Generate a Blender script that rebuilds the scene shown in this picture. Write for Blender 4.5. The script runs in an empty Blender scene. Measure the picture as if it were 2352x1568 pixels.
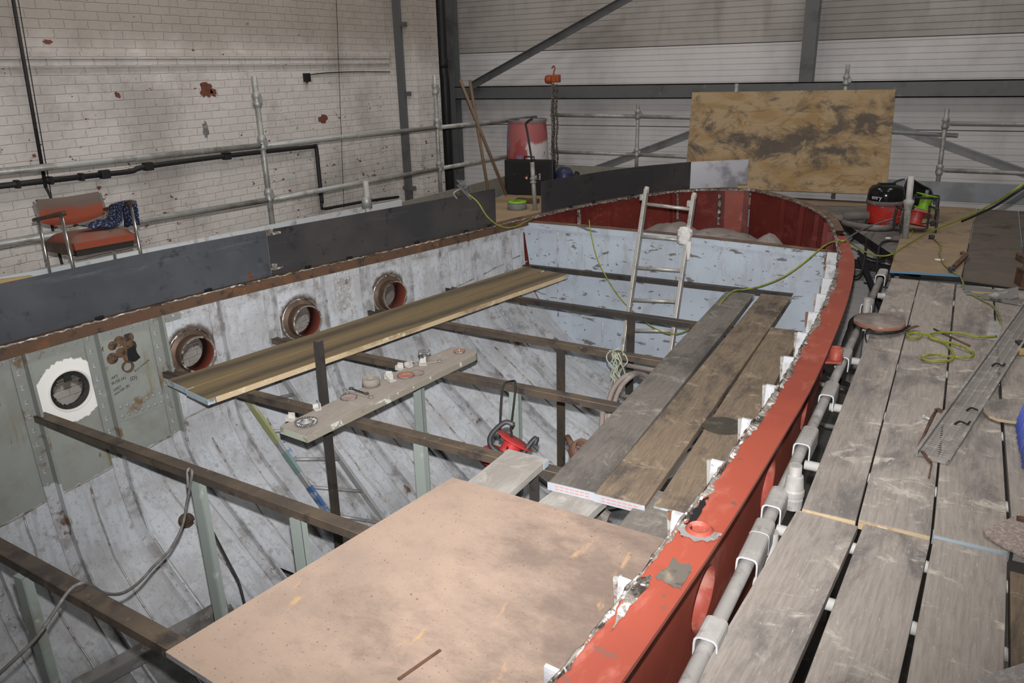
import bpy, bmesh, math, random
import numpy as np
from mathutils import Vector, Matrix, Quaternion
random.seed(7)
PI = math.pi
SC = bpy.context.scene
COL = SC.collection
# ---------------------------------------------------------------- camera
W, H, F = 2352.0, 1568.0, 1785.0
PITCH, ROLL, YAW = math.radians(19.3), math.radians(-1.45), math.radians(30.0)
CPOS = Vector((0, 0, 1.62))
_fw = Vector((-math.sin(YAW)*math.cos(PITCH), math.cos(YAW)*math.cos(PITCH), -math.sin(PITCH)))
_rt = Vector((math.cos(YAW), math.sin(YAW), 0)); _up = _rt.cross(_fw)
CR = _rt*math.cos(ROLL) + _up*math.sin(ROLL)
CU = _up*math.cos(ROLL) - _rt*math.sin(ROLL)
def on(px, py, ax, v):
    """point of a known plane (axis ax at value v) measured in the survey photograph"""
    d = _fw + CR*((px-W/2)/F) - CU*((py-H/2)/F)
    return CPOS + d*((v-CPOS[ax])/d[ax])
def RX(px, py, x): return on(px, py, 0, x)
def RY(px, py, y): return on(px, py, 1, y)
def RZ(px, py, z): return on(px, py, 2, z)
cd = bpy.data.cameras.new('camera'); cam = bpy.data.objects.new('camera', cd); COL.objects.link(cam)
m = Matrix((CR, CU, -_fw)).transposed().to_4x4(); m.translation = CPOS
cam.matrix_world = m
cd.sensor_width = 36.0; cd.lens = 36.0*F/W; cd.clip_start = .05; cd.clip_end = 100
SC.camera = cam
SC.view_settings.view_transform = 'Standard'; SC.view_settings.look = 'None'
SC.view_settings.gamma = 1.0; SC.view_settings.use_curve_mapping = False
SC.view_settings.exposure = 0.0
# ---------------------------------------------------------------- mesh builder
class MB:
    def __init__(s): s.v = []; s.f = []; s.mi = []; s.sm = []; s.cur = 0
    def add(s, vs, fs, smooth=False):
        b = len(s.v); s.v.extend([tuple(p) for p in vs])
        for f in fs:
            s.f.append(tuple(b+i for i in f)); s.mi.append(s.cur); s.sm.append(smooth)
        return s
    def m(s, i): s.cur = i; return s
    def box(s, c, d, rot=None, bev=0.0):
        c = Vector(c); hx, hy, hz = d[0]/2, d[1]/2, d[2]/2
        if bev > 0:
            bm = bmesh.new(); bmesh.ops.create_cube(bm, size=1)
            for v in bm.verts: v.co = Vector((v.co.x*d[0], v.co.y*d[1], v.co.z*d[2]))
            bmesh.ops.bevel(bm, geom=list(bm.edges), offset=bev, segments=2, affect='EDGES', profile=.6)
            bm.verts.ensure_lookup_table()
            vs = [v.co.copy() for v in bm.verts]; fs = [[v.index for v in f.verts] for f in bm.faces]; bm.free()
        else:
            vs = [Vector((x, y, z)) for x in (-hx, hx) for y in (-hy, hy) for z in (-hz, hz)]
            fs = [(0, 1, 3, 2), (4, 6, 7, 5), (0, 4, 5, 1), (2, 3, 7, 6), (0, 2, 6, 4), (1, 5, 7, 3)]
        if rot is not None: vs = [rot @ v for v in vs]
        return s.add([v+c for v in vs], fs)
    def bar(s, a, b, w, h, up=(0, 0, 1), bev=0.0):
        """box from a to b, width w across, height h along up"""
        a, b = Vector(a), Vector(b); t = (b-a); L = t.length; t.normalize()
        u = Vector(up); u = (u - t*u.dot(t)).normalized(); r = t.cross(u)
        R = Matrix((r, t, u)).transposed()
        return s.box((a+b)/2, (w, L, h), R, bev)
    def prism(s, pts, depth):
        """closed polygon of points (world), extruded by the vector depth"""
        n = len(pts); d = Vector(depth); A = [Vector(p) for p in pts]
        vs = A+[p+d for p in A]
        fs = [tuple(range(n))[::-1], tuple(range(n, 2*n))]
        fs += [(i, (i+1) % n, n+(i+1) % n, n+i) for i in range(n)]
        return s.add(vs, fs)
    def tube(s, pts, r, seg=10, caps=True, closed=False):
        P = [Vector(p) for p in pts]; n = len(P)
        if n < 2: return s
        T = []
        for i in range(n):
            if closed: t = P[(i+1) % n]-P[i-1]
            else: t = P[min(i+1, n-1)]-P[max(i-1, 0)]
            T.append(t.normalized() if t.length > 1e-9 else Vector((0, 0, 1)))
        u = Vector((0, 0, 1)) if abs(T[0].z) < .9 else Vector((1, 0, 0))
        u = (u-T[0]*u.dot(T[0])).normalized(); vs = []; 
        for i in range(n):
            u = u-T[i]*u.dot(T[i])
            u = u.normalized() if u.length > 1e-6 else T[i].orthogonal().normalized()
            w = T[i].cross(u); rr = r[i] if isinstance(r, (list, tuple)) else r
            for k in range(seg):
                a = 2*PI*k/seg; vs.append(P[i]+(u*math.cos(a)+w*math.sin(a))*rr)
        fs = []
        for i in range(n if closed else n-1):
            j = (i+1) % n
            for k in range(seg):
                k2 = (k+1) % seg; fs.append((i*seg+k, i*seg+k2, j*seg+k2, j*seg+k))
        s.add(vs, fs, True)
        if caps and not closed:
            b = len(s.v)-n*seg
            s.f.append(tuple(b+k for k in range(seg))[::-1]); s.mi.append(s.cur); s.sm.append(False)
            s.f.append(tuple(b+(n-1)*seg+k for k in range(seg))); s.mi.append(s.cur); s.sm.append(False)
        return s
    def lathe(s, prof, o=(0, 0, 0), ax=(0, 0, 1), seg=24, smooth=True, sx=1.0):
        """profile [(r,h)...] turned about axis ax from o"""
        o = Vector(o); z = Vector(ax).normalized(); x = z.orthogonal().normalized(); y = z.cross(x); vs = []
        for r, h in prof:
            for k in range(seg):
                a = 2*PI*k/seg; vs.append(o+z*h+(x*math.cos(a)*sx+y*math.sin(a))*r)
        fs = [(i*seg+k, i*seg+(k+1) % seg, (i+1)*seg+(k+1) % seg, (i+1)*seg+k) for i in range(len(prof)-1) for k in range(seg)]
        return s.add(vs, fs, smooth)
    def dome(s, c, n, r, h, seg=8):
        c = Vector(c); n = Vector(n).normalized(); x = n.orthogonal().normalized(); y = n.cross(x)
        vs = [c+n*h]+[c+n*h*.7+(x*math.cos(2*PI*k/seg)+y*math.sin(2*PI*k/seg))*r*.7 for k in range(seg)]
        vs += [c+(x*math.cos(2*PI*k/seg)+y*math.sin(2*PI*k/seg))*r for k in range(seg)]
        fs = [(0, 1+k, 1+(k+1) % seg) for k in range(seg)]+[(1+k, 1+seg+k, 1+seg+(k+1) % seg, 1+(k+1) % seg) for k in range(seg)]
        return s.add(vs, fs, True)
    def sweep(s, path, prof, frames, closed=True, caps=True):
        """prof list of (a,b); frames[i]=(A,B) axis vectors at path[i]"""
        n = len(prof); vs = []
        for p, (A, B) in zip(path, frames):
            for a, b in prof: vs.append(Vector(p)+A*a+B*b)
        fs = []
        for i in range(len(path)-1):
            for k in range(n if closed else n-1):
                k2 = (k+1) % n; fs.append((i*n+k, i*n+k2, (i+1)*n+k2, (i+1)*n+k))
        if caps and closed:
            fs.append(tuple(range(n))[::-1]); L = (len(path)-1)*n; fs.append(tuple(range(L, L+n)))
        return s.add(vs, fs)
    def grid(s, rows, smooth=True):
        nr, nc = len(rows), len(rows[0]); vs = [p for r in rows for p in r]
        return s.add(vs, [(i*nc+j, i*nc+j+1, (i+1)*nc+j+1, (i+1)*nc+j) for i in range(nr-1) for j in range(nc-1)], smooth)
    def xf(s, M, start=0):
        s.v = s.v[:start]+[tuple(M @ Vector(p)) for p in s.v[start:]]; return s
    def build(s, name, mats, parent=None, loc=None, recalc=True):
        me = bpy.data.meshes.new(name)
        off = Vector(loc) if loc is not None else Vector((0, 0, 0))
        me.from_pydata([tuple(Vector(p)-off) for p in s.v], [], s.f)
        mats = mats if isinstance(mats, (list, tuple)) else [mats]
        for mm in mats: me.materials.append(mm)
        for p, i, sm in zip(me.polygons, s.mi, s.sm): p.material_index = min(i, len(mats)-1); p.use_smooth = sm
        if recalc:
            bm = bmesh.new(); bm.from_mesh(me); bmesh.ops.recalc_face_normals(bm, faces=bm.faces); bm.to_mesh(me); bm.free()
        me.update()
        o = bpy.data.objects.new(name, me); COL.objects.link(o); o.location = off
        if parent is not None: adopt(o, parent)
        return o
def adopt(o, parent):
    mw = Matrix.Translation(o.location) @ o.rotation_euler.to_matrix().to_4x4()
    o.parent = parent
    o.matrix_parent_inverse = wm(parent).inverted()
def wm(o):
    M = Matrix.Translation(o.location) @ o.rotation_euler.to_matrix().to_4x4()
    if o.parent: M = wm(o.parent) @ o.matrix_parent_inverse @ M
    return M
def thing(name, label, cat, loc=(0, 0, 0), rot=(0, 0, 0), group=None, kind=None):
    o = bpy.data.objects.new(name, None); COL.objects.link(o); o.empty_display_size = .1
    o.location = loc; o.rotation_euler = rot
    return tag(o, label, cat, group, kind)
def tag(o, label=None, cat=None, group=None, kind=None):
    if label: o['label'] = label
    if cat: o['category'] = cat
    if group: o['group'] = group
    if kind: o['kind'] = kind
    return o
def local(o, parent):
    """child given in its parent's own coordinates"""
    o.parent = parent; return o
def copy_tree(o, parent=None):
    c = o.copy(); COL.objects.link(c)
    if parent is not None: c.parent = parent; c.matrix_parent_inverse = o.matrix_parent_inverse.copy()
    for ch in list(o.children): copy_tree(ch, c)
    return c
def smooth_path(pts, n=8):
    P = [Vector(p) for p in pts]; out = []
    for i in range(len(P)-1):
        p0, p1, p2, p3 = P[max(i-1, 0)], P[i], P[i+1], P[min(i+2, len(P)-1)]
        for k in range(n):
            t = k/n; t2 = t*t; t3 = t2*t
            out.append(.5*((2*p1)+(p2-p0)*t+(2*p0-5*p1+4*p2-p3)*t2+(3*p1-p0-3*p2+p3)*t3))
    out.append(P[-1]); return out
# ---------------------------------------------------------------- materials
class NT:
    def __init__(s, name):
        s.mat = bpy.data.materials.new(name); s.mat.use_nodes = True; s.t = s.mat.node_tree
        s.b = s.t.nodes['Principled BSDF']; s.b.inputs['Specular IOR Level'].default_value = .3
    def n(s, typ, **kw):
        x = s.t.nodes.new(typ)
        for k, v in kw.items(): setattr(x, k, v)
        return x
    def l(s, a, b): s.t.links.new(a, b)
    def val(s, sock, v):
        if hasattr(v, 'is_linked') or isinstance(v, bpy.types.NodeSocket): s.l(v, sock)
        else: sock.default_value = v
    def coord(s, rnd=True, kind='Object'):
        tc = s.n('ShaderNodeTexCoord'); o = tc.outputs[kind]
        if rnd:
            oi = s.n('ShaderNodeObjectInfo'); mu = s.n('ShaderNodeVectorMath', operation='SCALE')
            cb = s.n('ShaderNodeCombineXYZ'); s.l(oi.outputs['Random'], cb.inputs[0]); s.l(oi.outputs['Random'], cb.inputs[1])
            s.l(cb.outputs[0], mu.inputs[0]); mu.inputs['Scale'].default_value = 37.0
            ad = s.n('ShaderNodeVectorMath', operation='ADD'); s.l(o, ad.inputs[0]); s.l(mu.outputs[0], ad.inputs[1]); o = ad.outputs[0]
        return o
    def noise(s, co, scale, detail=4, rough=.6, stretch=None, dist=0.0, off=None):
        if stretch or off:
            mp = s.n('ShaderNodeMapping'); s.l(co, mp.inputs['Vector'])
            if stretch: mp.inputs['Scale'].default_value = stretch
            if off: mp.inputs['Location'].default_value = off
            co = mp.outputs[0]
        x = s.n('ShaderNodeTexNoise'); s.l(co, x.inputs['Vector']); x.inputs['Scale'].default_value = scale
        x.inputs['Detail'].default_value = detail; x.inputs['Roughness'].default_value = rough; x.inputs['Distortion'].default_value = dist
        return x.outputs['Fac']
    def ramp(s, v, lo, hi, a=0.0, b=1.0):
        x = s.n('ShaderNodeMapRange', interpolation_type='SMOOTHSTEP'); s.val(x.inputs['Value'], v)
        x.inputs['From Min'].default_value = lo; x.inputs['From Max'].default_value = hi
        x.inputs['To Min'].default_value = a; x.inputs['To Max'].default_value = b
        return x.outputs['Result']
    def math(s, op, a, b=0.0):
        x = s.n('ShaderNodeMath', operation=op); s.val(x.inputs[0], a); s.val(x.inputs[1], b); return x.outputs[0]
    def mix(s, fac, a, b):
        x = s.n('ShaderNodeMix', data_type='RGBA'); s.val(x.inputs[0], fac)
        for i, c in ((6, a), (7, b)):
            if isinstance(c, (tuple, list)): x.inputs[i].default_value = (c[0], c[1], c[2], 1)
            else: s.l(c, x.inputs[i])
        return x.outputs[2]
    def bump(s, h, strength=.3, dist=.01):
        x = s.n('ShaderNodeBump'); s.l(h, x.inputs['Height']); x.inputs['Strength'].default_value = strength; x.inputs['Distance'].default_value = dist
        s.l(x.outputs[0], s.b.inputs['Normal'])
    def out(s, col, rough=.6, metal=0.0):
        if isinstance(col, (tuple, list)): s.b.inputs['Base Color'].default_value = (col[0], col[1], col[2], 1)
        else: s.l(col, s.b.inputs['Base Color'])
        s.val(s.b.inputs['Roughness'], rough); s.val(s.b.inputs['Metallic'], metal); return s.mat
def dirty(name, base, layers=(), rough=.6, metal=0.0, bump=None, rnd=True):
    """layers: (colour, scale, lo, hi[, stretch[, detail]])"""
    t = NT(name); co = t.coord(rnd); c = base
    for i, L in enumerate(layers):
        st = L[4] if len(L) > 4 else None; de = L[5] if len(L) > 5 else 5
        f = t.ramp(t.noise(co, L[1], de, .62, st, 0.0, (i*3.7, i*1.9, i*5.3)), L[2], L[3])
        c = t.mix(f, c, L[0])
    if bump: t.bump(t.noise(co, bump[0], 4, .6, bump[2] if len(bump) > 2 else None), bump[1], .004)
    return t.out(c, rough, metal)
def flat(name, c, rough=.6, metal=0.0): return dirty(name, c, (), rough, metal)
M = {}
# scaffold boards: object space, long axis Y
def board_mat(name, base, dark, pale, grain):
    t = NT(name); co = t.coord(True)
    g = t.noise(co, 9, 5, .65, (9, .7, 9), .4)
    c = t.mix(t.ramp(g, .35, .7), base, grain)
    c = t.mix(t.ramp(t.noise(co, 2.6, 6, .68, (1.6, .6, 1), .4, (3, 1, 7)), .46, .66), c, dark)
    c = t.mix(t.ramp(t.noise(co, 4.0, 7, .76, (1, 1.4, 1), .9, (9, 4, 2)), .55, .70), c, pale)
    c = t.mix(t.ramp(t.noise(co, 60, 3, .7, (5, .35, 5), .3, (1, 4, 2)), .63, .74), c, pale)
    c = t.mix(t.ramp(t.noise(co, 140, 2, .5), .70, .78), c, (.5, .46, .42))
    t.bump(g, .22, .004)
    return t.out(c, .85)
M['board'] = board_mat('weathered_board', (.345, .312, .285), (.155, .143, .138), (.56, .51, .455), (.265, .235, .212))
M['board2'] = board_mat('brown_board', (.205, .155, .11), (.07, .058, .052), (.34, .27, .195), (.145, .112, .082))
M['board_grey'] = board_mat('grey_board', (.165, .15, .135), (.08, .073, .068), (.27, .25, .225), (.13, .116, .103))
M['board_white'] = board_mat('bleached_board', (.35, .34, .32), (.25, .23, .21), (.43, .42, .40), (.30, .285, .26))
M['tooldust'] = board_mat('dusty_tool_board', (.30, .265, .235), (.21, .185, .165), (.37, .34, .31), (.255, .225, .20))
def streak_mat(SGN):
    t = NT('streaked_board'); co = t.coord(False)
    sx = t.n('ShaderNodeSeparateXYZ'); t.l(co, sx.inputs[0])
    w = t.noise(co, 1.3, 3, .5, (1, .5, 1))
    g = t.noise(co, 9, 5, .65, (7, .5, 7), .3)
    xx = t.math('ADD', t.math('MULTIPLY', t.math('ABSOLUTE', t.math('SUBTRACT', sx.outputs[0], SGN*.115)), 6.5), t.math('MULTIPLY', t.math('SUBTRACT', w, .5), 1.3))
    c = t.mix(t.ramp(xx, .30, 1.0), (.185, .135, .072), (.072, .058, .042))
    c = t.mix(t.ramp(xx, 1.02, 1.35), c, (.165, .122, .068))
    c = t.mix(t.ramp(g, .45, .72), c, (.14, .108, .068))
    return t.out(c, .8)
M['streak'] = streak_mat(1); M['streak2'] = streak_mat(-1)
M['board_edge'] = dirty('sawn_edge', (.52, .41, .26), [((.25, .18, .11), 6, .5, .7, (1, .3, 1)), ((.62, .55, .42), 20, .55, .7)], .8)
M['white_end'] = dirty('white_end_plate', (.37, .39, .43), [((.5, .5, .52), 12, .55, .75)], .5)
M['red_dash'] = flat('red_dash', (.55, .18, .14), .6)
M['blue_grey_paint'] = dirty('blue_grey_paint', (.36, .44, .50), [((.2, .2, .19), 14, .5, .68), ((.5, .48, .44), 30, .6, .7)], .6)
M['chip_paint'] = dirty('chipped_white_edge', (.24, .22, .18), [((.52, .53, .49), 9, .56, .61), ((.2, .18, .14), 12, .6, .7)], .7)
def ply_mat(name, base, warm, dark, pale, bold=False):
    t = NT(name); co = t.coord(False)
    w = t.noise(co, 1.5, 4, .55, (1, 1, 2.4), 1.4)
    c = t.mix(t.ramp(w, .42, .60), base, warm)
    if bold:
        r = t.noise(co, 1.1, 3, .5, (1, 1, 2.6), 2.2, (3, 3, 1)); rr_ = t.math('ABSOLUTE', t.math('SUBTRACT', t.math('FRACT', t.math('MULTIPLY', r, 4.0)), .5))
        c = t.mix(t.math('MULTIPLY', t.ramp(rr_, .15, .0), t.ramp(t.noise(co, 1.7, 5, .7, None, 0, (1, 6, 2)), .40, .7, 0, .8)), c, (.20, .115, .05))
        sq = t.n('ShaderNodeSeparateXYZ'); t.l(co, sq.inputs[0]); zb_ = t.math('POWER', 2.718, t.math('MULTIPLY', t.math('POWER', t.math('SUBTRACT', sq.outputs[2], .72), 2.0), -14.0))
        dk = t.math('ADD', t.noise(co, 1.9, 7, .70, (1, 1, 1.5), .5, (7, 7, 2)), t.math('MULTIPLY', zb_, .13)); c = t.mix(t.ramp(dk, .55, .70), c, (.10, .08, .066))
    c = t.mix(t.ramp(t.noise(co, 2.3, 6, .7, (1, 1, 1.6), .5, (2, 3, 4)), .52, .66), c, dark)
    c = t.mix(t.ramp(t.noise(co, 9, 5, .7, None, .2, (5, 3, 1)), .60, .75), c, pale)
    return t.out(c, .75)
M['ply_bold'] = ply_mat('stained_plywood', (.36, .265, .155), (.30, .20, .095), (.115, .09, .075), (.41, .33, .22), True)
M['ply_deck'] = ply_mat('deck_plywood', (.26, .195, .135), (.30, .22, .14), (.14, .115, .095), (.33, .28, .23))
M['ply_dark'] = ply_mat('dark_deck_plywood', (.11, .093, .08), (.13, .105, .088), (.065, .057, .052), (.16, .14, .125))
M['ply_tan'] = ply_mat('tan_plywood', (.30, .22, .14), (.34, .25, .15), (.22, .17, .12), (.38, .32, .25))
M['blue_edge'] = dirty('blue_painted_edge', (.10, .24, .38), [((.2, .22, .24), 18, .55, .7)], .6)
def chip_mat():
    t = NT('particle_board'); co = t.coord(False)
    c = t.mix(t.ramp(t.noise(co, 2.2, 5, .65), .42, .66), (.36, .268, .212), (.295, .225, .182))
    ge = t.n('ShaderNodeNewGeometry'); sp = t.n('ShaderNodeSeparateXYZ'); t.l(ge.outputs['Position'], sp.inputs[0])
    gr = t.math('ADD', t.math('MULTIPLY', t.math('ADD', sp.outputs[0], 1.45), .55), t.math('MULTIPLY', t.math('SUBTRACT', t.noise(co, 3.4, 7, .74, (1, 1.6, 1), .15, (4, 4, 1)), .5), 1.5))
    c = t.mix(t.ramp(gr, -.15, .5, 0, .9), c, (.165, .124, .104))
    c = t.mix(t.ramp(t.noise(co, 6, 5, .6, (2.5, .7, 1), .4, (1, 8, 3)), .62, .76), c, (.46, .30, .17))
    c = t.mix(t.ramp(t.noise(co, 110, 2, .5), .66, .72), c, (.16, .11, .095))
    v = t.n('ShaderNodeTexVoronoi'); t.l(co, v.inputs['Vector']); v.inputs['Scale'].default_value = 26
    c = t.mix(t.math('MULTIPLY', t.ramp(v.outputs['Distance'], .16, .06), t.ramp(t.noise(co, 9, 3, .6), .5, .6)), c, (.20, .10, .07))
    return t.out(c, .7)
M['chip'] = chip_mat()
M['galv'] = dirty('galvanised_tube', (.33, .335, .325), [((.22, .215, .20), 7, .45, .65), ((.46, .46, .44), 18, .58, .72), ((.24, .20, .11), 4, .62, .74)], .5, .35, (40, .15))
M['galv_dusty'] = dirty('dusty_galvanised_tube', (.34, .33, .32), [((.44, .43, .42), 6, .45, .65), ((.24, .22, .21), 12, .55, .7)], .65, .15)
M['galv_edge'] = flat('bright_metal_lit_edge', (.66, .67, .70), .45, .3)  # pale screw metal; also paints the lit near edge of the channel hooks
M['steel_grey'] = dirty('painted_steel', (.105, .108, .112), [((.075, .073, .07), 3, .5, .7), ((.16, .16, .16), 9, .6, .75)], .55, .1)
M['steel_mid'] = dirty('zinc_steel', (.20, .205, .21), [((.14, .14, .14), 4, .5, .7), ((.27, .27, .28), 14, .58, .72)], .5, .2)
M['black_pipe'] = dirty('black_pipe', (.022, .021, .022), [((.05, .05, .05), 8, .6, .75)], .55)
M['black'] = dirty('black_plastic', (.014, .014, .015), [((.04, .038, .036), 9, .6, .8)], .5)
M['black_gloss'] = dirty('gloss_black', (.010, .010, .011), [((.09, .08, .068), 7, .60, .75)], .16)
M['rubber'] = flat('black_rubber', (.018, .018, .018), .7)
M['toeboard'] = dirty('toe_board', (.19, .185, .16), [((.13, .125, .11), 4, .5, .7), ((.26, .25, .23), 9, .6, .7)], .7)
M['toe_white'] = dirty('white_toe_board', (.52, .55, .57), [((.36, .36, .34), 7, .52, .66), ((.22, .20, .17), 16, .64, .7)], .7)
M['toe_zinc'] = dirty('zinc_toe_board', (.20, .215, .235), [((.15, .16, .17), 3, .45, .65)], .5, .2)
M['yellow_wood'] = dirty('yellow_plank', (.42, .31, .15), [((.3, .2, .1), 9, .55, .7)], .75)
M['pole_wood'] = dirty('pole_wood', (.155, .105, .065), [((.12, .075, .045), 9, .5, .7)], .6)
M['angle'] = dirty('mill_angle_iron', (.092, .075, .062), [((.135, .104, .076), 3.2, .40, .62), ((.055, .048, .045), 7, .5, .68), ((.21, .17, .13), 22, .62, .74)], .5, .35)
M['angle_dark'] = dirty('dark_angle_iron', (.060, .054, .050), [((.11, .075, .045), 3, .50, .68, (1, 1, .4)), ((.035, .034, .034), 8, .5, .7)], .45, .35)
M['post_green'] = dirty('grey_green_post', (.25, .285, .268), [((.21, .22, .19), 4, .55, .72), ((.36, .39, .37), 12, .58, .72), ((.22, .15, .09), 5, .68, .78)], .5)
def plate_mat(name, a, c_, spots):
    t = NT(name); co = t.coord(False)
    c = t.mix(t.ramp(t.noise(co, 1.4, 4, .55), .4, .62), a, c_)
    c = t.mix(t.ramp(t.noise(co, 6, 6, .72, (1, 1, 1), .4), .55, .72), c, (a[0]*.55, a[1]*.55, a[2]*.55))
    c = t.mix(t.ramp(t.noise(co, 3, 6, .72, (1, .5, 5), .2, (4, 4, 4)), .56, .74), c, (c_[0]*1.25, c_[1]*1.25, c_[2]*1.3))
    if spots: c = t.mix(t.ramp(t.noise(co, 5, 5, .68, None, 0, (2, 2, 2)), .655, .69), c, (.20, .07, .025))
    return t.out(c, .42, .4)
M['plate'] = plate_mat('new_steel_plate', (.078, .086, .100), (.105, .113, .128), True)
M['plate_dark'] = plate_mat('mill_scale_plate', (.056, .056, .060), (.080, .076, .074), False)
M['plate_bright'] = dirty('ground_plate', (.25, .25, .275), [((.13, .13, .145), 5, .46, .66)], .42, .5)
M['burn'] = dirty('burnt_weld_patch', (.022, .020, .022), [((.25, .25, .27), 30, .62, .7)], .4, .4)
M['bare'] = dirty('ground_bright_steel', (.30, .27, .24), [((.05, .042, .036), 9, .46, .62), ((.70, .68, .66), 24, .54, .62)], .34, .45, (50, .6))
M['rust'] = dirty('rusty_edge', (.10, .058, .037), [((.155, .072, .032), 5, .5, .68), ((.045, .034, .03), 11, .5, .66), ((.27, .20, .15), 26, .64, .72)], .7, .1, (60, .5))
M['rust_scrap'] = dirty('rusty_scrap', (.12, .065, .045), [((.05, .035, .03), 20, .5, .7)], .8)
def red_mat(name, base, deep, pale):
    t = NT(name); co = t.coord(False)
    c = t.mix(t.ramp(t.noise(co, 2.0, 5, .6), .4, .65), base, deep)
    c = t.mix(t.ramp(t.noise(co, 5, 5, .7, (1, .4, 1), .3, (2, 5, 1)), .50, .68), c, pale)
    c = t.mix(t.ramp(t.noise(co, 16, 4, .7), .64, .70), c, (.14, .07, .055))
    return t.out(c, .40)
M['red'] = red_mat('red_oxide_paint', (.285, .062, .039), (.235, .050, .032), (.35, .12, .09))
M['red_dark'] = red_mat('dark_red_oxide', (.150, .028, .022), (.115, .021, .018), (.19, .045, .038))
M['red_cap'] = dirty('red_fitting', (.27, .055, .038), [((.36, .16, .13), 7, .48, .68)], .5)
M['grey_primer'] = dirty('grey_filler', (.20, .20, .20), [((.12, .11, .10), 20, .5, .65), ((.35, .33, .30), 40, .6, .7)], .7)
M['filler'] = dirty('ground_patch', (.12, .105, .09), [((.24, .20, .15), 12, .5, .68), ((.05, .045, .04), 22, .52, .66)], .6, .2)
HC = {}
FLASH, ROOF, WORLD = 1400.0, 85.0, .06
# ================================================================= setting
XW, YB = -7.2, 10.9
def brick_mat():
    t = NT('painted_brick'); ge = t.n('ShaderNodeNewGeometry'); sp = t.n('ShaderNodeSeparateXYZ'); t.l(ge.outputs['Position'], sp.inputs[0])
    cb = t.n('ShaderNodeCombineXYZ'); t.l(t.math('ADD', sp.outputs[0], sp.outputs[1]), cb.inputs[0]); t.l(sp.outputs[2], cb.inputs[1])
    pos = ge.outputs['Position']
    wob = t.noise(pos, 7, 3, .6); wv = t.n('ShaderNodeVectorMath', operation='ADD')
    c2 = t.n('ShaderNodeCombineXYZ'); t.l(t.math('MULTIPLY', t.math('SUBTRACT', wob, .5), .022), c2.inputs[1]); t.l(t.math('MULTIPLY', t.math('SUBTRACT', t.noise(pos, 11, 2, .6), .5), .03), c2.inputs[0])
    t.l(cb.outputs[0], wv.inputs[0]); t.l(c2.outputs[0], wv.inputs[1])
    b = t.n('ShaderNodeTexBrick'); t.l(wv.outputs[0], b.inputs['Vector'])
    for k, v in {'Scale': 1.0, 'Brick Width': .228, 'Row Height': .079, 'Mortar Size': .0065, 'Mortar Smooth': .9, 'Bias': 0.0}.items(): b.inputs[k].default_value = v
    b.inputs['Color1'].default_value = (.64, .605, .58, 1); b.inputs['Color2'].default_value = (.59, .555, .53, 1); b.inputs['Mortar'].default_value = (.585, .55, .525, 1)
    c = b.outputs['Color']
    c = t.mix(t.ramp(t.noise(pos, .9, 6, .66), .42, .68), c, (.42, .39, .37))
    c = t.mix(t.ramp(t.noise(pos, 5, 6, .7, None, .3, (8, 1, 1)), .55, .75), c, (.38, .345, .32))
    # darker and browner towards the top of the wall
    up = t.math('ADD', sp.outputs[2], t.math('MULTIPLY', t.noise(pos, 1.5, 4, .6), .7))
    c = t.mix(t.ramp(up, 1.95, 2.5, 0, .75), c, (.30, .265, .225))
    lowz = t.ramp(sp.outputs[2], 1.6, .2, 0, .055)
    ch = t.math('ADD', t.noise(pos, 9, 4, .62, (1, 1, 1.5)), lowz); ch2 = t.noise(pos, 1.1, 2, .5, None, 0, (3, 2, 1))
    chip = t.math('MULTIPLY', t.ramp(ch, .685, .70), t.ramp(ch2, .40, .50))
    c = t.mix(chip, c, (.20, .075, .05))
    c = t.mix(t.math('MULTIPLY', t.ramp(t.noise(pos, 26, 3, .6), .72, .75), .8), c, (.16, .07, .05))
    h = t.math('SUBTRACT', t.math('MULTIPLY', b.outputs['Fac'], -1.0), t.math('MULTIPLY', chip, .5))
    h = t.math('ADD', h, t.math('MULTIPLY', t.noise(pos, 24, 4, .6), .6))
    t.bump(h, .65, .010)
    return t.out(c, .75)
M['brick'] = brick_mat()
def cladding_mat(name, base, dirt, amt):
    t = NT(name); ge = t.n('ShaderNodeNewGeometry'); pos = ge.outputs['Position']
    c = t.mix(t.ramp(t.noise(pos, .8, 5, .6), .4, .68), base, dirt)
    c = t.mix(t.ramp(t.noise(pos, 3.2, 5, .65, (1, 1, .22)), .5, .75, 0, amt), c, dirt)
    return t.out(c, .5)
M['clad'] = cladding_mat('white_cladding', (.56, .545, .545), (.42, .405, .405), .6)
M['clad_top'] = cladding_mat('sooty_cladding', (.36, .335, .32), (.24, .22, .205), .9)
M['concrete'] = dirty('concrete_floor', (.22, .215, .205), [((.13, .125, .12), 1.2, .45, .65), ((.30, .29, .28), 7, .58, .7)], .8)
st = dict(kind='structure')
b = MB().box((-.5, 4.5, -2.65), (16, 16, .1)); tag(b.build('floor', M['concrete']), 'grey concrete hall floor far below the scaffold', 'floor', None, 'structure')
b = MB(); b.box((XW-.15, 5.2, .9), (.30, 12, 7.0))
for z0, z1, d in ((1.80, 1.865, .045), (1.73, 1.795, .03)):
    b.box((XW+d/2, 5.3, (z0+z1)/2), (d, 7.8, z1-z0), None, .006)
wl = b.build('wall_left', M['brick']); tag(wl, 'white painted brick wall with chipped paint and a string course', 'wall', None, 'structure')
b = MB().box((XW+.23, 9.50, .9), (.46, .56, 7.0)); tag(b.build('trim_1', M['brick']), 'white painted brick pilaster near the hall corner', 'pilaster', None, 'structure')
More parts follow.
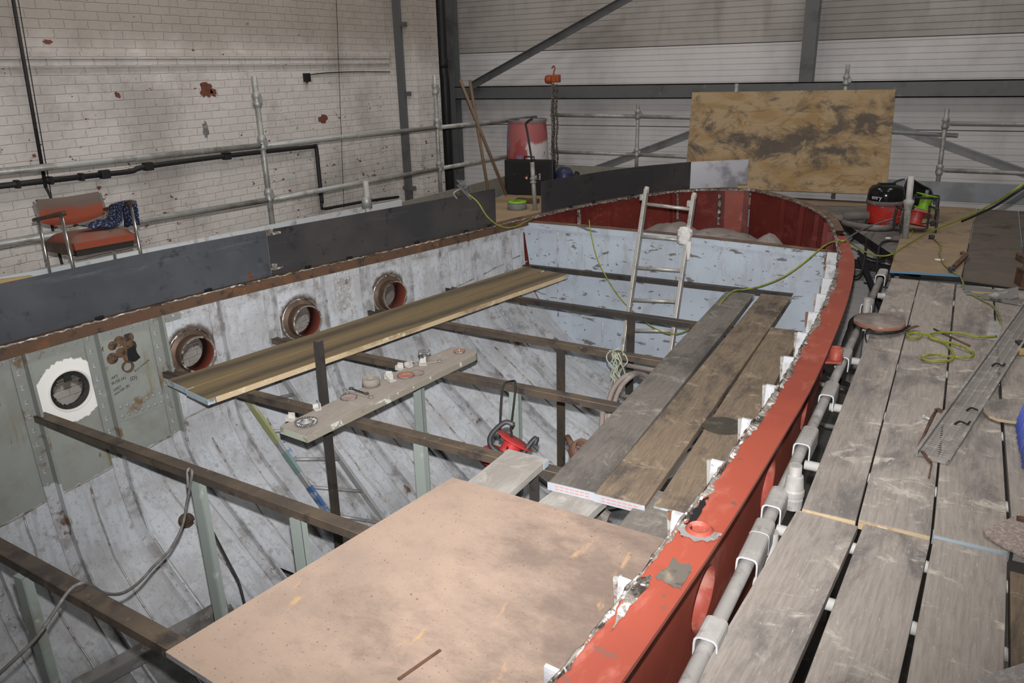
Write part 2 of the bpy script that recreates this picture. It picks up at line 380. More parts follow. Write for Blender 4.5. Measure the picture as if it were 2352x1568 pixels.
# ribbed cladding: profile swept along x
def cladding(name, z0, z1, mat):
    b = MB(); prof = []; z = z0; P = .073
    while z < z1-1e-6:
        prof += [(0, z), (0, min(z+P-.012, z1)), (.007, min(z+P-.008, z1)), (.007, min(z+P-.003, z1))]; z += P
    prof.append((0, z1))
    rows = [[Vector((x, YB+d, z)) for d, z in prof] for x in (-8.0, 6.0)]
    b.grid(rows, False); return b.build(name, mat, recalc=False)
zj = 1.86
wb = thing('wall_back', 'white ribbed metal cladding wall behind the boat', 'wall', (-1, YB, -2.6), kind='structure')
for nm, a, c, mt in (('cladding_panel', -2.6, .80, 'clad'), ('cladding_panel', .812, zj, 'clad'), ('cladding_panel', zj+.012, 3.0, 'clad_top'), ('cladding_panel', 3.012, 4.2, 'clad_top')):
    o = cladding(nm, a, c, M[mt]); adopt(o, wb)
b = MB().box((-1, YB+.06, .8), (14.2, .08, 6.9)); o = b.build('backing_sheet', M['steel_grey'], wb)
b = MB(); b.box((6.1, 4.5, .9), (.2, 13, 7)); tag(b.build('wall_right', M['clad']), 'plain cladding wall closing the hall on the right', 'wall', None, 'structure')
# steel frame of the back wall
b = MB()
zt, zb = RY(1500, 193, 10.72).z, RY(1500, 226, 10.72).z
for (z0, z1, y0, y1) in ((zb, zt, 10.66, 10.675), (zt-.012, zt, 10.66, 10.86), (zb, zb+.012, 10.66, 10.86)):
    b.box((-.55, (y0+y1)/2, (z0+z1)/2), (13.2, y1-y0, z1-z0))
tag(b.build('trim_2', M['steel_grey']), 'dark steel channel rail running across the back wall', 'beam', None, 'structure')
def hpost(name, x, y, w, d, z0, z1, mat):
    b = MB()
    b.box((x, y-d/2+.006, (z0+z1)/2), (w, .012, z1-z0)); b.box((x, y+d/2-.006, (z0+z1)/2), (w, .012, z1-z0)); b.box((x, y, (z0+z1)/2), (.010, d-.024, z1-z0))
    return b.build(name, mat)
xl_ = RY(1043, 200, 10.7).x
o = hpost('trim_3', xl_-.02, 10.70, .17, .18, -2.6, 4.3, M['steel_grey']); tag(o, 'grey steel column in the corner beside the black downpipe', 'column', None, 'structure')
xp = RY(1860, 95, 10.76).x
o = hpost('trim_4', xp, 10.78, .16, .16, zt, 4.3, M['steel_grey']); tag(o, 'grey steel post rising from the channel rail above the plywood sheet', 'column', None, 'structure')
def brace(name, a, b_, mat, label):
    B = MB(); a, b_ = Vector(a), Vector(b_); d_ = (b_-a).normalized(); u_ = Vector((-d_.z, 0, d_.x)).normalized(); u_ = u_ if u_.z > 0 else -u_
    B.sweep([a, b_], [(0, -.05), (0, .05), (-.06, .05), (-.06, .04), (-.012, .04), (-.012, -.05)], [(Vector((0, 1, 0)), u_)]*2)
    o = B.build(name, mat); tag(o, label, 'brace', None, 'structure')
ya = 10.60
brace('trim_5', RY(1085, 197, ya), RY(1085, 197, ya)+(RY(1440, -2, ya)-RY(1085, 197, ya))*2.2, M['steel_grey'], 'dark steel brace climbing right from the column above the channel rail')
ap = RY(1838, 215, ya+.05)
brace('trim_6', RY(1360, 392, ya+.05), ap, M['steel_mid'], 'grey steel brace rising right behind the plywood from the drum side')
d7 = RY(2352, 397, ya+.05)-ap
brace('trim_7', ap, ap+d7*1.5, M['steel_mid'], 'grey steel brace falling right from behind the plywood sheet')
# lower frame seen below deck level
b = MB(); p = RY(2005, 700, 10.7); b.box((p.x, 10.7, -1.4), (.14, .14, 2.4)); b.box((-.6, 10.75, -1.02), (6, .05, .12)); b.box((-.6, 10.75, -.55), (6, .05, .10))
tag(b.build('trim_8', M['steel_mid']), 'grey steel framing low on the back wall seen between boat and deck', 'frame', None, 'structure')
# pipes on the brick wall
b = MB(); q = [RX(28, -12, XW+.065), RX(105, 430, XW+.065)]; q.append(q[1]+Vector((.0, .02, -.5)))
b.tube([q[0], q[1]], .016, 8); b.tube(smooth_path([q[1], q[1]+Vector((.01, .02, -.12)), q[1]+Vector((0, -.02, -.3)), q[1]+Vector((0, 0, -.8))]), .013, 8)
tag(b.build('conduit', M['black_pipe']), 'thin dark conduit running down the left end of the brick wall', 'pipe')
b = MB(); xw = XW+.045
pp = [RX(-60, 434, xw), RX(240, 400, xw), RX(300, 386, xw), RX(340, 382, xw), RX(520, 358, xw), RX(722, 336, xw)]
zz = pp[-1]; low = RX(738, 476, xw); low.y = zz.y
ln = RX(915, 452, xw); 
b.tube([pp[0], pp[1]], .026, 10); b.tube(smooth_path([pp[1], pp[2]+Vector((0, 0, -.03)), pp[3], pp[4], pp[5]], 5), .026, 10)
for s in (pp[1], pp[3], pp[4]): b.box(s, (.07, .09, .08), None, .01)
for i in range(3): b.box(pp[0].lerp(pp[1], .3+.25*i), (.06, .03, .07))
b.tube(smooth_path([pp[5], zz+Vector((0, .03, -.03)), zz.lerp(low, .5)+Vector((0, .03, 0)), low+Vector((0, .03, .05))], 5), .026, 10)
b.tube([low+Vector((0, .02, .06)), low+Vector((0, .02, -.02)), low+Vector((0, .1, -.03)), low.lerp(ln, .5), ln], .02, 8)
tag(b.build('black_pipe', M['black_pipe']), 'black plastic pipe along the brick wall behind the left guard rail', 'pipe')
b = MB(); 
b = MB(); a0 = RY(916, 100, 9.20); a1 = RY(940, 440, 9.20)
b.box((RY(925, 220, 9.2).x, 9.19, 1.6), (.11, .055, 4.6)); 
for z in (2.23, 1.33): b.box((RY(925, 220, 9.2).x+.09, 9.2, z), (.10, .04, .06))
b.box((RY(925, 220, 9.2).x+.02, 9.19, .02), (.2, .06, .06))
tag(b.build('cable_trunking', M['steel_grey']), 'flat grey cable trunking on the face of the brick pilaster', 'trunking')
b = MB(); dp = RY(1020, 200, 10.4); b.tube([(dp.x, 10.4, 4.3), (dp.x, 10.4, 1.68), (dp.x+.02, 10.4, 1.5), (dp.x+.02, 10.4, -2.6)], .072, 14); b.lathe([(.072, 0), (.085, .01), (.085, .12), (.072, .13)], (dp.x, 10.4, 1.66), seg=14)
tag(b.build('downpipe', M['black']), 'thick black downpipe in the hall corner', 'pipe')
# thin wire and junction box
b = MB(); jp = RX(705, 178, XW+.03); b.box(jp, (.05, .08, .10)); b.tube(smooth_path([jp, RX(722, 170, XW+.012), RX(800, 165, XW+.012), RX(900, 165, XW+.012)]), .006, 6)
tag(b.build('junction_box', M['black']), 'small black junction box with a wire high on the brick wall', 'junction box')
b = MB(); b.tube([RX(772, -10, XW+.052), RX(790, 478, XW+.052)], .004, 6); tag(b.build('wall_wire', M['black']), 'thin vertical wire on the brick wall near the pilaster', 'wire')
b = MB(); b.tube([RX(40, -10, XW+.052), RX(118, 450, XW+.052)], .004, 6); tag(b.build('wall_wire', M['black']), 'thin vertical wire beside the dark conduit on the brick wall', 'wire')
# paint losses
M['bare_brick'] = dirty('bare_brick', (.17, .062, .04), [((.07, .035, .025), 14, .5, .65)], .9)
M['soot'] = dirty('soot_mark', (.16, .16, .165), [((.3, .29, .28), 14, .5, .65)], .9)
def blotch(c, ry, rz, seed, thick=.004, n=18):
    rr = random.Random(seed); pts = []
    for k in range(n):
        a = 2*PI*k/n; r = .7+.5*rr.random(); pts.append(Vector((XW, c.y+math.cos(a)*ry*r, c.z+math.sin(a)*rz*r)))
    return pts
for px, py, ry, rz, sd, mt in ((473, 206, .085, .085, 1, 'bare_brick'), (742, 274, .085, .055, 5, 'bare_brick'), (472, 297, .04, .09, 3, 'soot'), (110, 96, .05, .02, 9, 'bare_brick'), (490, 212, .04, .05, 12, 'bare_brick'), (705, 181, .06, .06, 8, 'bare_brick'), (270, 218, .03, .03, 4, 'bare_brick')):
    MB().prism(blotch(RX(px, py, XW), ry, rz, sd), (.003, 0, 0)).build('paint_loss', M[mt], wl)
# ================================================================= boat hull
def pchip(xs, ys):
    xs = np.array(xs, float); ys = np.array(ys, float); h = np.diff(xs); d = np.diff(ys)/h; m = np.zeros(len(xs))
    for i in range(1, len(xs)-1):
        if d[i-1]*d[i] > 0: w1 = 2*h[i]+h[i-1]; w2 = h[i]+2*h[i-1]; m[i] = (w1+w2)/(w1/d[i-1]+w2/d[i])
    m[0] = d[0]; m[-1] = d[-1]
    def f(x):
        i = int(min(max(np.searchsorted(xs, x)-1, 0), len(xs)-2)); t = (x-xs[i])/h[i]; t = min(max(t, 0), 1)
        return float((1+2*t)*(1-t)**2*ys[i]+t*(1-t)**2*h[i]*m[i]+t*t*(3-2*t)*ys[i+1]+t*t*(t-1)*h[i]*m[i+1])
    return f
YEND = 8.86
# plan of the plating at the rim, as a closed run: left side, round end, right side
_L = [(.2, -4.43), (1.3, -4.38), (2.1, -4.32), (2.9, -4.245), (3.7, -4.10), (4.5, -3.915), (5.3, -3.735), (6.35, -3.53), (6.9, -3.405), (7.4, -3.27), (7.8, -3.12), (8.2, -2.92), (8.5, -2.69), (8.7, -2.45), (8.82, -2.2), (YEND, -2.0)]
_R = [(.2, -.70), (1.35, -.61), (2.1, -.565), (2.67, -.547), (3.35, -.532), (4.07, -.545), (4.51, -.56), (5.14, -.595), (5.8, -.658), (6.31, -.735), (6.9, -.85), (7.34, -.955), (7.8, -1.14), (8.25, -1.41), (8.55, -1.66), (8.75, -1.85), (YEND, -2.0)]
xl = pchip(*zip(*_L)); xr = pchip(*zip(*_R))
_C = pchip([.2, 2.1, 4, 6.35, 8.86], [-2.5, -2.43, -2.32, -2.14, -2.0])
xc = _C
FR = [1, .985, .935, .86, .75, .6, .45, .3, .15, 0]
_ZT = {0.2: [.3, -.6, -1.12, -1.48, -1.78, -2.05, -2.2, -2.3, -2.37, -2.42], 2.1: [.3, -.66, -1.2, -1.44, -1.69, -1.95, -2.1, -2.22, -2.3, -2.36], 2.9: [.3, -.6, -.82, -.96, -1.15, -1.42, -1.66, -1.85, -2.0, -2.1],
       4.1: [.3, -.38, -.68, -.93, -1.14, -1.39, -1.6, -1.77, -1.9, -2.0], 4.9: [.3, -.27, -.52, -.72, -.9, -1.1, -1.3, -1.47, -1.6, -1.7], 5.7: [.3, -.18, -.38, -.54, -.68, -.86, -1.03, -1.18, -1.3, -1.4],
       6.35: [.3, -.15, -.36, -.53, -.7, -.86, -1.0, -1.13, -1.22, -1.28], 8.86: [.3, -.05, -.25, -.4, -.5, -.6, -.7, -.8, -.85, -.9]}
_zy = sorted(_ZT); _zf = [pchip(_zy, [_ZT[y][k] for y in _zy]) for k in range(10)]
_sec = {}
def fz(y, z):
    """fraction of half breadth at height z"""
    k = round(y, 4)
    if k not in _sec:
        zz = [f(y) for f in _zf]; _sec[k] = (pchip(zz[::-1], FR[::-1]), zz[-1])
    f, zk = _sec[k]
    return f(max(min(z, .3), zk))
def zkeel(y): return _zf[-1](y)
def hx(y, z, side, off=0.0):
    f = fz(y, z); c = xc(y); e = xl(y) if side < 0 else xr(y)
    return c+(e-c)*f+side*off
def hp(y, z, side, off=0.0): return Vector((hx(y, z, side, off), y, z))
def hnorm(y, z, side):
    a = hp(y, z+.02, side)-hp(y, z-.02, side); b = hp(y+.03, z, side)-hp(y-.03, z, side)
    n = a.cross(b).normalized()
    if n.x*side > 0: n = -n     # inward
    return n
def hullhit(px, py, off=0.0):
    d = _fw + CR*((px-W/2)/F) - CU*((py-H/2)/F); s = 1.5
    while s < 9:
        p = CPOS+d*s
        if .25 < p.y < 6.3 and p.z < .3 and (p.z < zkeel(p.y) or p.x < hx(p.y, p.z, -1) or p.x > hx(p.y, p.z, 1)): break
        s += .004
    return CPOS+d*(s-off)
PORT = [(2.33, -.07), (3.10, -.075), (3.93, -.07), (4.72, -.06)]
PORT_R = [(1.36, -.07), (2.19, -.07), (3.04, -.07), (3.93, -.07), (4.72, -.07)]
HS, HR = .17, .117
def ycells(y0, y1, ports):
    ys = {round(y0, 4), round(y1, 4)}
    for p, _ in ports:
        ys |= {round(p-HS, 4), round(p+HS, 4)}
    ys = sorted(ys); out = [ys[0]]
    for a, c in zip(ys, ys[1:]):
        n = max(1, int(math.ceil((c-a)/.09))); out += [a+(c-a)*(i+1)/n for i in range(n)]
    return [round(v, 5) for v in out]
def plating(name, side, y0, y1, ports, off, mat, parent):
    b = MB(); ys = ycells(y0, y1, ports); pz = -.07
    zs = [.3, .25, .2, .15, pz+HS, -.07, -.07-HS, -.30, -.36, -.42, -.48, -.54, -.6]
    hole = lambda ya, yb2, za, zb2: any(abs((ya+yb2)/2-p) < HS and abs((za+zb2)/2-pz) < HS for p, _ in ports)
    for j in range(len(zs)-1):
        for i in range(len(ys)-1):
            if hole(ys[i], ys[i+1], zs[j], zs[j+1]): continue
            b.add([hp(ys[i], zs[j], side, off), hp(ys[i+1], zs[j], side, off), hp(ys[i+1], zs[j+1], side, off), hp(ys[i], zs[j+1], side, off)], [(0, 1, 2, 3)], True)
    for p, z in ports:
        N = 32; A = []; B = []
        for k in range(N):
            a = 2*PI*k/N; cx, cz = math.cos(a), math.sin(a); s = HS/max(abs(cx), abs(cz))
            A.append(hp(p+cx*s, pz+cz*s, side, off)); B.append(hp(p+cx*HR, pz+cz*HR, side, off))
        b.add(A+B, [(k, (k+1) % N, N+(k+1) % N, N+k) for k in range(N)], True)
    # lower body down to the keel
    nt = 30
    rows = []
    for y in ys:
        zk = zkeel(y); rows.append([hp(y, -.6+(zk+.6)*(t/nt), side, off*(1-t/nt*.5)) for t in range(nt+1)])
    b.grid(rows, True)
    o = b.build(name, mat, parent)
    return o
# ---- primer with the older grey-green area, burns, rust
def primer_mat():
    t = NT('hull_primer'); ge = t.n('ShaderNodeNewGeometry'); pos = ge.outputs['Position']; sp = t.n('ShaderNodeSeparateXYZ'); t.l(pos, sp.inputs[0])
    X, Y, Z = sp.outputs
    n1 = t.noise(pos, 3.2, 6, .66); n2 = t.noise(pos, 14, 5, .65, None, 0, (2, 5, 1)); n3 = t.noise(pos, 7, 6, .7, (1, 1, .35), .5, (7, 1, 3))
    c = t.mix(t.ramp(n1, .40, .66), (.47, .50, .54), (.37, .38, .40))
    c = t.mix(t.ramp(n2, .56, .70), c, (.31, .30, .30))
    c = t.mix(t.ramp(n3, .57, .73), c, (.25, .235, .22))
    c = t.mix(t.ramp(t.noise(pos, 5.5, 4, .6, (1, 1, .6), .3, (1, 1, 9)), .69, .75), c, (.085, .07, .062))
    c = t.mix(t.ramp(t.noise(pos, 90, 3, .6), .64, .74), c, (.2, .185, .175))
    st_ = t.noise(pos, 1.0, 5, .68, (5, 26, 3.2), .3, (3, 8, 2))
    c = t.mix(t.ramp(st_, .47, .62, 0, .6), c, (.335, .345, .365))
    c = t.mix(t.ramp(t.noise(pos, 38, 4, .7), .55, .66, 0, .7), c, (.29, .285, .285))
    # grime low in the bilge
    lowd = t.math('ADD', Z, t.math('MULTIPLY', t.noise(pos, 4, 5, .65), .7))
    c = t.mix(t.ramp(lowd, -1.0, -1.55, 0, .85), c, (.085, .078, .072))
    # old grey-green paint: forward of frame C, above the bilge lap
    ed = t.math('MULTIPLY', t.math('SUBTRACT', t.noise(pos, 9, 4, .6), .5), .06)
    mk = t.math('MULTIPLY', t.math('LESS_THAN', t.math('ADD', Y, ed), 2.95), t.math('GREATER_THAN', t.math('ADD', t.math('ADD', Z, ed), t.math('MULTIPLY', Y, -.10)), -.86))
    g = t.mix(t.ramp(n1, .42, .66), (.245, .262, .245), (.205, .212, .19))
    g = t.mix(t.ramp(t.noise(pos, 4, 5, .7, (1, 2.2, .35), .2, (4, 4, 4)), .58, .72), g, (.19, .16, .095))
    g = t.mix(t.ramp(t.noise(pos, 9, 5, .7, (1, 2, .6), .2, (4, 9, 4)), .66, .72), g, (.15, .06, .025))
    c = t.mix(mk, c, g)
    # rust under the rim
    rz = t.math('ADD', Z, t.math('MULTIPLY', t.noise(pos, 6, 5, .7, (1, 1, .3)), .22))
    c = t.mix(t.ramp(rz, .305, .375), c, (.13, .06, .03))
    # scorched rings round the welded portlights, white ring on the first
    for i, (py, pz) in enumerate(PORT):
        px = hx(py, pz, -1)
        d = t.n('ShaderNodeVectorMath', operation='DISTANCE'); t.l(pos, d.inputs[0]); d.inputs[1].default_value = (px, py, pz)
        dd = t.math('ADD', d.outputs['Value'], t.math('MULTIPLY', t.math('SUBTRACT', t.noise(pos, 30, 4, .6), .5), .05))
        if i == 0: c = t.mix(t.ramp(dd, .192, .186), c, (.74, .74, .72))
        else: c = t.mix(t.ramp(dd, .205, .165), c, (.085, .065, .055))
    t.bump(t.math('ADD', t.math('MULTIPLY', n2, .5), n3), .25, .006)
    return t.out(c, .62)
M['primer'] = primer_mat()
def bulkhead_mat():
    t = NT('bulkhead_primer'); ge = t.n('ShaderNodeNewGeometry'); pos = ge.outputs['Position']
    c = t.mix(t.ramp(t.noise(pos, 2.4, 5, .6), .4, .65), (.415, .47, .54), (.365, .405, .465))
    c = t.mix(t.ramp(t.noise(pos, 9, 6, .7, (1, 1, .3), .3), .52, .70), c, (.33, .355, .39))
    c = t.mix(t.ramp(t.noise(pos, 11, 4, .62, (.5, 1, 1.6), .4, (3, 1, 1)), .60, .64), c, (.14, .14, .145))
    c = t.mix(t.ramp(t.noise(pos, 22, 3, .6, (1, 1, 1.4)), .65, .70), c, (.14, .14, .14))
    return t.out(c, .55)
M['bulk'] = bulkhead_mat()
M['frame_paint'] = dirty('frame_primer', (.46, .475, .50), [((.30, .295, .295), 9, .46, .64), ((.16, .105, .075), 7, .62, .70), ((.22, .21, .20), 26, .58, .70)], .55, .1)
M['frame_old'] = dirty('frame_old_paint', (.25, .265, .25), [((.17, .12, .07), 6, .56, .68), ((.30, .31, .30), 16, .58, .7), ((.12, .06, .03), 11, .66, .72)], .5, .1)
M['seam'] = dirty('ground_weld_seam', (.36, .35, .34), [((.16, .12, .10), 20, .50, .64), ((.6, .6, .6), 45, .60, .70)], .4, .3)
M['port_tube'] = dirty('rusty_port_tube', (.105, .07, .05), [((.17, .12, .09), 8, .5, .65), ((.05, .04, .035), 14, .55, .7)], .5, .35)
M['port_red'] = flat('port_red', (.20, .045, .03), .5)
hull = thing('ship_hull', 'open red steel boat hull under repair, deck removed, filling the middle', 'boat', (-2.4, 4.5, -2.4))
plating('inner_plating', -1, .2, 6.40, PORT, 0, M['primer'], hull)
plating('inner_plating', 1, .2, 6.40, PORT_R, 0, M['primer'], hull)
o1 = plating('outer_plating', -1, .2, YEND, PORT, .022, M['red'], hull)
o2 = plating('outer_plating', 1, .2, YEND, PORT_R, .022, M['red'], hull); tag(o2, 'red oxide painted outer side with round port openings')
# aft peak lining
def peak(side):
    b = MB(); ys = [6.36, 6.6, 6.9, 7.2, 7.5, 7.8, 8.05, 8.25, 8.42, 8.55, 8.66, 8.74, 8.80, 8.84, YEND-.004]
    b.grid([[hp(y, .3-.14*k, side, -.004) for k in range(7)] for y in ys], True)
    for y in (6.8, 7.2, 7.6, 8.0, 8.35):
        z0, z1 = .28, -.4
        for dy, w in ((0, .055), (.05, .012)):
            A = [hp(y+dy, z0-(z0-z1)*k/8, side) for k in range(9)]
            N = [hnorm(y, z0-(z0-z1)*k/8, side) for k in range(9)]; T = (hp(y+.03, 0, side)-hp(y-.03, 0, side)).normalized()
            prof = [(0, 0), (w, 0), (w, .012 if dy == 0 else .055), (0, .012 if dy == 0 else .055)]
            b.sweep(A, prof, [(T, n) for n in N])
        if abs(y-7.6) < .01:
            for k in range(7):
                for dy in (-.12, -.08): b.dome(hp(y+dy, .22-.07*k, side, -.004), hnorm(y, .1, side), .014, .008)
    return b.build('peak_lining', M['red_dark'], hull)
peak(-1); peak(1)
b = MB(); ends = [hp(8.70, .3-.1*k, -1, -.01)+Vector((0, -.02, 0)) for k in range(6)]
b.bar(hp(8.76, .24, -1, -.03), hp(8.76, -.1, -1, -.03), .03, .02, (0, 1, 0))
b.bar(hp(8.45, .27, -1, -.03), hp(8.45, -.1, -1, -.03), .02, .02, (0, 1, 0)); b.bar(hp(7.15, .27, -1, -.03), hp(7.15, 0, -1, -.03), .03, .02, (0, 1, 0)); b.build('weld_strip', M['bare'], hull)
# ---- frames (ribs) with rivets
def frame(y, side, mat, leg=.06, rivets=True):
    b = MB(); zk = zkeel(y)+.03; zs = [.27]
    n = 22; 
    zs = [.27+(zk-.27)*(1-(1-k/n)**1.0) for k in range(n+1)]
    path = [hp(y, z, side) for z in zs]; fr = [(Vector((0, 1, 0)), hnorm(y, z, side)) for z in zs]
    prof = [(-.045, 0), (-.045, .009), (.018, .009), (.018, leg), (.030, leg), (.030, 0)]
    b.sweep(path, prof, fr)
    if rivets:
        z = .20
        while z > max(-1.3, zk+.1):
            n_ = hnorm(y, z, side); b.dome(hp(y-.018, z, side)+n_*.009, n_, .011, .007, 7); z -= .085
    return b.build('frame', mat, hull)
for k in range(14):
    y = .9+.4*k
    frame(y, -1, M['frame_old'] if y < 3.0 and False else M['frame_paint'], .065, y > 1.6)
    frame(y, 1, M['frame_paint'], .085, False)
# old paint covers the upper run of the near frames: painted sleeve as separate flange faces
for y in (1.7, 2.1, 2.5, 2.9):
    b = MB(); zs = [.27-.83*k/12 for k in range(13)]
    prof = [(-.047, 0), (-.047, .0105), (.0165, .0105), (.0165, .067), (.032, .067), (.032, 0)]
    b.sweep([hp(y, z, -1) for z in zs], prof, [(Vector((0, 1, 0)), hnorm(y, z, -1)) for z in zs])
    for k in range(10): z = .21-.085*k; n_ = hnorm(y, z, -1); b.dome(hp(y-.018, z, -1)+n_*.0105, n_, .012, .008, 7)
    b.build('frame_sleeve', M['frame_old'], hull)
# white brackets at the rim on the right
b = None
for k in range(12):
    y = 1.72+.4*k
    if y > 6.2: break
    b = MB(); x = hx(y, .3, 1); b.prism([(x-.01, y, .275), (x-.105, y+.01, .262), (x-.092, y+.01, .06), (x-.01, y, -.06)], (0, .012, 0)); b.prism([(x-.100, y+.008, .255), (x-.092, y+.008, .06), (x-.09, y+.05, .06), (x-.098, y+.05, .25)], (.006, 0, 0))
    b.build('bracket', dirty('bracket_paint', (.25, .25, .24), [((.13, .07, .045), 11, .50, .58), ((.4, .39, .37), 20, .55, .7)], .6) if k == 0 else bpy.data.materials['bracket_paint'], hull)
# ---- seams: vertical ground welds between frames, plus laps
b = MB()
for y in (1.5, 1.92, 2.3, 2.72, 3.1, 3.5, 3.9, 4.3, 4.7, 5.1, 5.5):
    z0 = -.68 if y > 3 or True else .2
    pts = []
    zk = zkeel(y)+.05
    for k in range(18):
        z = z0+(zk-z0)*k/17
        if zk >= z0: break
        pts.append(hp(y+random.uniform(-.006, .006), z, -1, -.005))
    if len(pts) > 3: b.tube(pts, .0055, 6)
b.build('weld_seam', M['seam'], hull)
b = MB()
for f0 in (.0,):
    for z0f in (lambda y: -.862+.10*y if y < 2.95 else -.50+.17*(y-2.95)*.8,):
        pts = [hp(.6+5.7*k/60, z0f(.6+5.7*k/60)+random.uniform(-.006, .006), -1, -.002) for k in range(61)]
        b.tube(pts, .0055, 5)
b.build('weld_seam', M['seam'], hull)
# riveted lap straps
b = MB()
def strap(y0, y1, z0, z1, rows, n):
    ys = [y0+(y1-y0)*k/4 for k in range(5)]
    b.grid([[hp(y, z, -1, -.008) for y in ys] for z in (z1, z0)], False)
    for zz in rows:
        for k in range(n):
            y = y0+(y1-y0)*(k+.5)/n; b.dome(hp(y, zz, -1, -.008), hnorm(y, zz, -1), .012, .008, 7)
strap(2.56, 2.86, -.36, -.24, (-.27, -.33), 7)
b.build('riveted_strap', M['frame_old'], hull)
b = MB()
strap(3.95+.28, 3.95+.44, -.42, .22, (), 1)
for k in range(12):
    for dy in (.30, .325, .38, .405):
        y = 3.95+dy; z = .2-.052*k; b.dome(hp(y, z, -1, -.009), hnorm(y, z, -1), .0115, .008, 7)
b.build('riveted_strap', M['frame_paint'], hull)
b = MB(); strap(5.82, 6.05, -.75, -.30, (), 1)
for k in range(9):
    for dy in (.05, .10, .17): z = -.34-.048*k; b.dome(hp(5.8+dy, z, -1, -.009), hnorm(5.9, z, -1), .011, .008, 7)
b.build('riveted_strap', M['frame_paint'], hull)
b = MB(); strap(3.16, 3.42, -.60, -.22, (), 1)
for k in range(6):
    for dy in (.06, .11, .19): z = -.26-.055*k; b.dome(hp(3.15+dy, z, -1, -.009), hnorm(3.2, z, -1), .011, .008, 7)
b.build('riveted_strap', M['frame_paint'], hull)
# riveted sheer angle below the rim, rusty rim strip
def outline(off_in, y0=.3, n=40, right_to=None):
    P = []
    for k in range(n+1): y = y0+(8.2-y0)*k/n; P.append((y, -1))
    for y in (8.35, 8.5, 8.62, 8.71, 8.78, 8.83, YEND-.002): P.append((y, -1))
    P.append((YEND, 0))
    for y in (8.82, 8.76, 8.68, 8.58, 8.46, 8.32): P.append((y, 1))
    for k in range(n+1): y = 8.2-(8.2-y0)*k/n; P.append((y, 1))
    pts = [Vector((xl(y) if s < 0 else (xr(y) if s > 0 else -2.0), y, 0)) for y, s in P]
    T = [(pts[min(i+1, len(pts)-1)]-pts[max(i-1, 0)]).normalized() for i in range(len(pts))]
    N = [Vector((t.y, -t.x, 0)) for t in T]      # right of travel = inward (travel goes clockwise)
    return P, pts, N
OP, OPT, ON = outline(0)
def rimprof(i):
    y, s = OP[i]
    if s < 0 and y < 8.3: return .065, .05      # inward, outward reach
    if s > 0: return np.interp(y, [0, 3, 5.5, 6.6, 8.2], [.032, .024, .014, .02, .035]), np.interp(y, [0, 3, 4.7, 5.76, 6.6, 7.6, 8.6], [.104, .104, .100, .096, .066, .06, .05])
    return .035, .05
def rim(idx, name, mat, z=.3, th=.014):
    b = MB(); rows = []
    for i in idx:
        a, o = rimprof(i); p = OPT[i]; n = ON[i]
        rows.append([p+n*a+Vector((0, 0, z)), p-n*o+Vector((0, 0, z)), p-n*o+Vector((0, 0, z-th)), p+n*a+Vector((0, 0, z-th)), p+n*a+Vector((0, 0, z))])
    b.grid(rows, False); return b.build(name, mat, hull)
iR = [i for i in range(len(OP)) if OP[i][1] > 0 and OP[i][0] <= 6.8]; iB = [i for i in range(len(OP)) if OP[i][0] >= 6.25]; iLft = [i for i in range(len(OP)) if OP[i][1] < 0 and OP[i][0] <= 6.6]
o = rim(iR, 'gunwale', M['red']); tag(o, 'flat red gunwale strip')
M['bow_rim'] = dirty('brown_rim', (.135, .085, .06), [((.20, .13, .085), 6, .5, .65), ((.07, .055, .045), 14, .55, .7)], .6, .1)
rim([i for i in iB if not (OP[i][1] > 0 and OP[i][0] < 6.75)], 'gunwale', M['bow_rim'], .302)
rim(iLft, 'gunwale', M['rust'], .302)
b = MB(); rows = []
for i in iLft: p, n = OPT[i], ON[i]; rows.append([p+n*.068+Vector((0, 0, .30)), p+n*.070+Vector((0, 0, .235)), p+n*.058+Vector((0, 0, .235)), p+n*.056+Vector((0, 0, .30))])
b.grid(rows, False); o = b.build('sheer_strip', M['rust'], hull)
b = MB(); rows = []
for i in iLft: p, n = OPT[i], ON[i]; rows.append([p+n*.012+Vector((0, 0, .235)), p+n*.012+Vector((0, 0, .165)), p+n*.002+Vector((0, 0, .165))])
nA = sum(1 for i in iLft if OP[i][0] < 3.0)
for part_, m_, y0_, y1_ in ((rows[:nA+1], 'frame_old', .4, 2.95), (rows[nA:], 'frame_paint', 2.95, 6.3)):
    b = MB(); b.grid(part_, False); y = y0_
    while y < y1_: b.dome(hp(y, .198, -1, -.012), hnorm(y, .198, -1), .010, .007, 6); y += .067
    b.build('sheer_angle', M[m_], hull)
# ragged bare-metal cut along the inner edge of the gunwale
def ragged(idx, w0, w1, z, mat, name, amp, seed):
    rr = random.Random(seed); b = MB(); rows = []; cw = .5
    for a, c in zip(idx, idx[1:]):
        for k in range(14):
            f = k/14; p = OPT[a].lerp(OPT[c], f); n = ON[a].lerp(ON[c], f); ia = rimprof(a)[0]*(1-f)+rimprof(c)[0]*f
            cw += (rr.random()-.5)*.5; cw = min(1, max(0, cw)); rows.append([p+n*(ia+.004*rr.random())+Vector((0, 0, z-.012)), p+n*(ia-.006)+Vector((0, 0, z+.003*rr.random())), p+n*(ia-w0-(w1-w0)*cw*cw-.004*rr.random())+Vector((0, 0, z-.0035))])
    b.grid(rows, False); return b.build(name, mat, hull)
ragged(iR, .006, .028, .3055, M['bare'], 'cut_edge', .02, 3)
ragged([i for i in iB if OP[i][1] < 0 or OP[i][0] > 6.3], .004, .02, .306, M['bare'], 'cut_edge', .01, 4)
rr = random.Random(11)
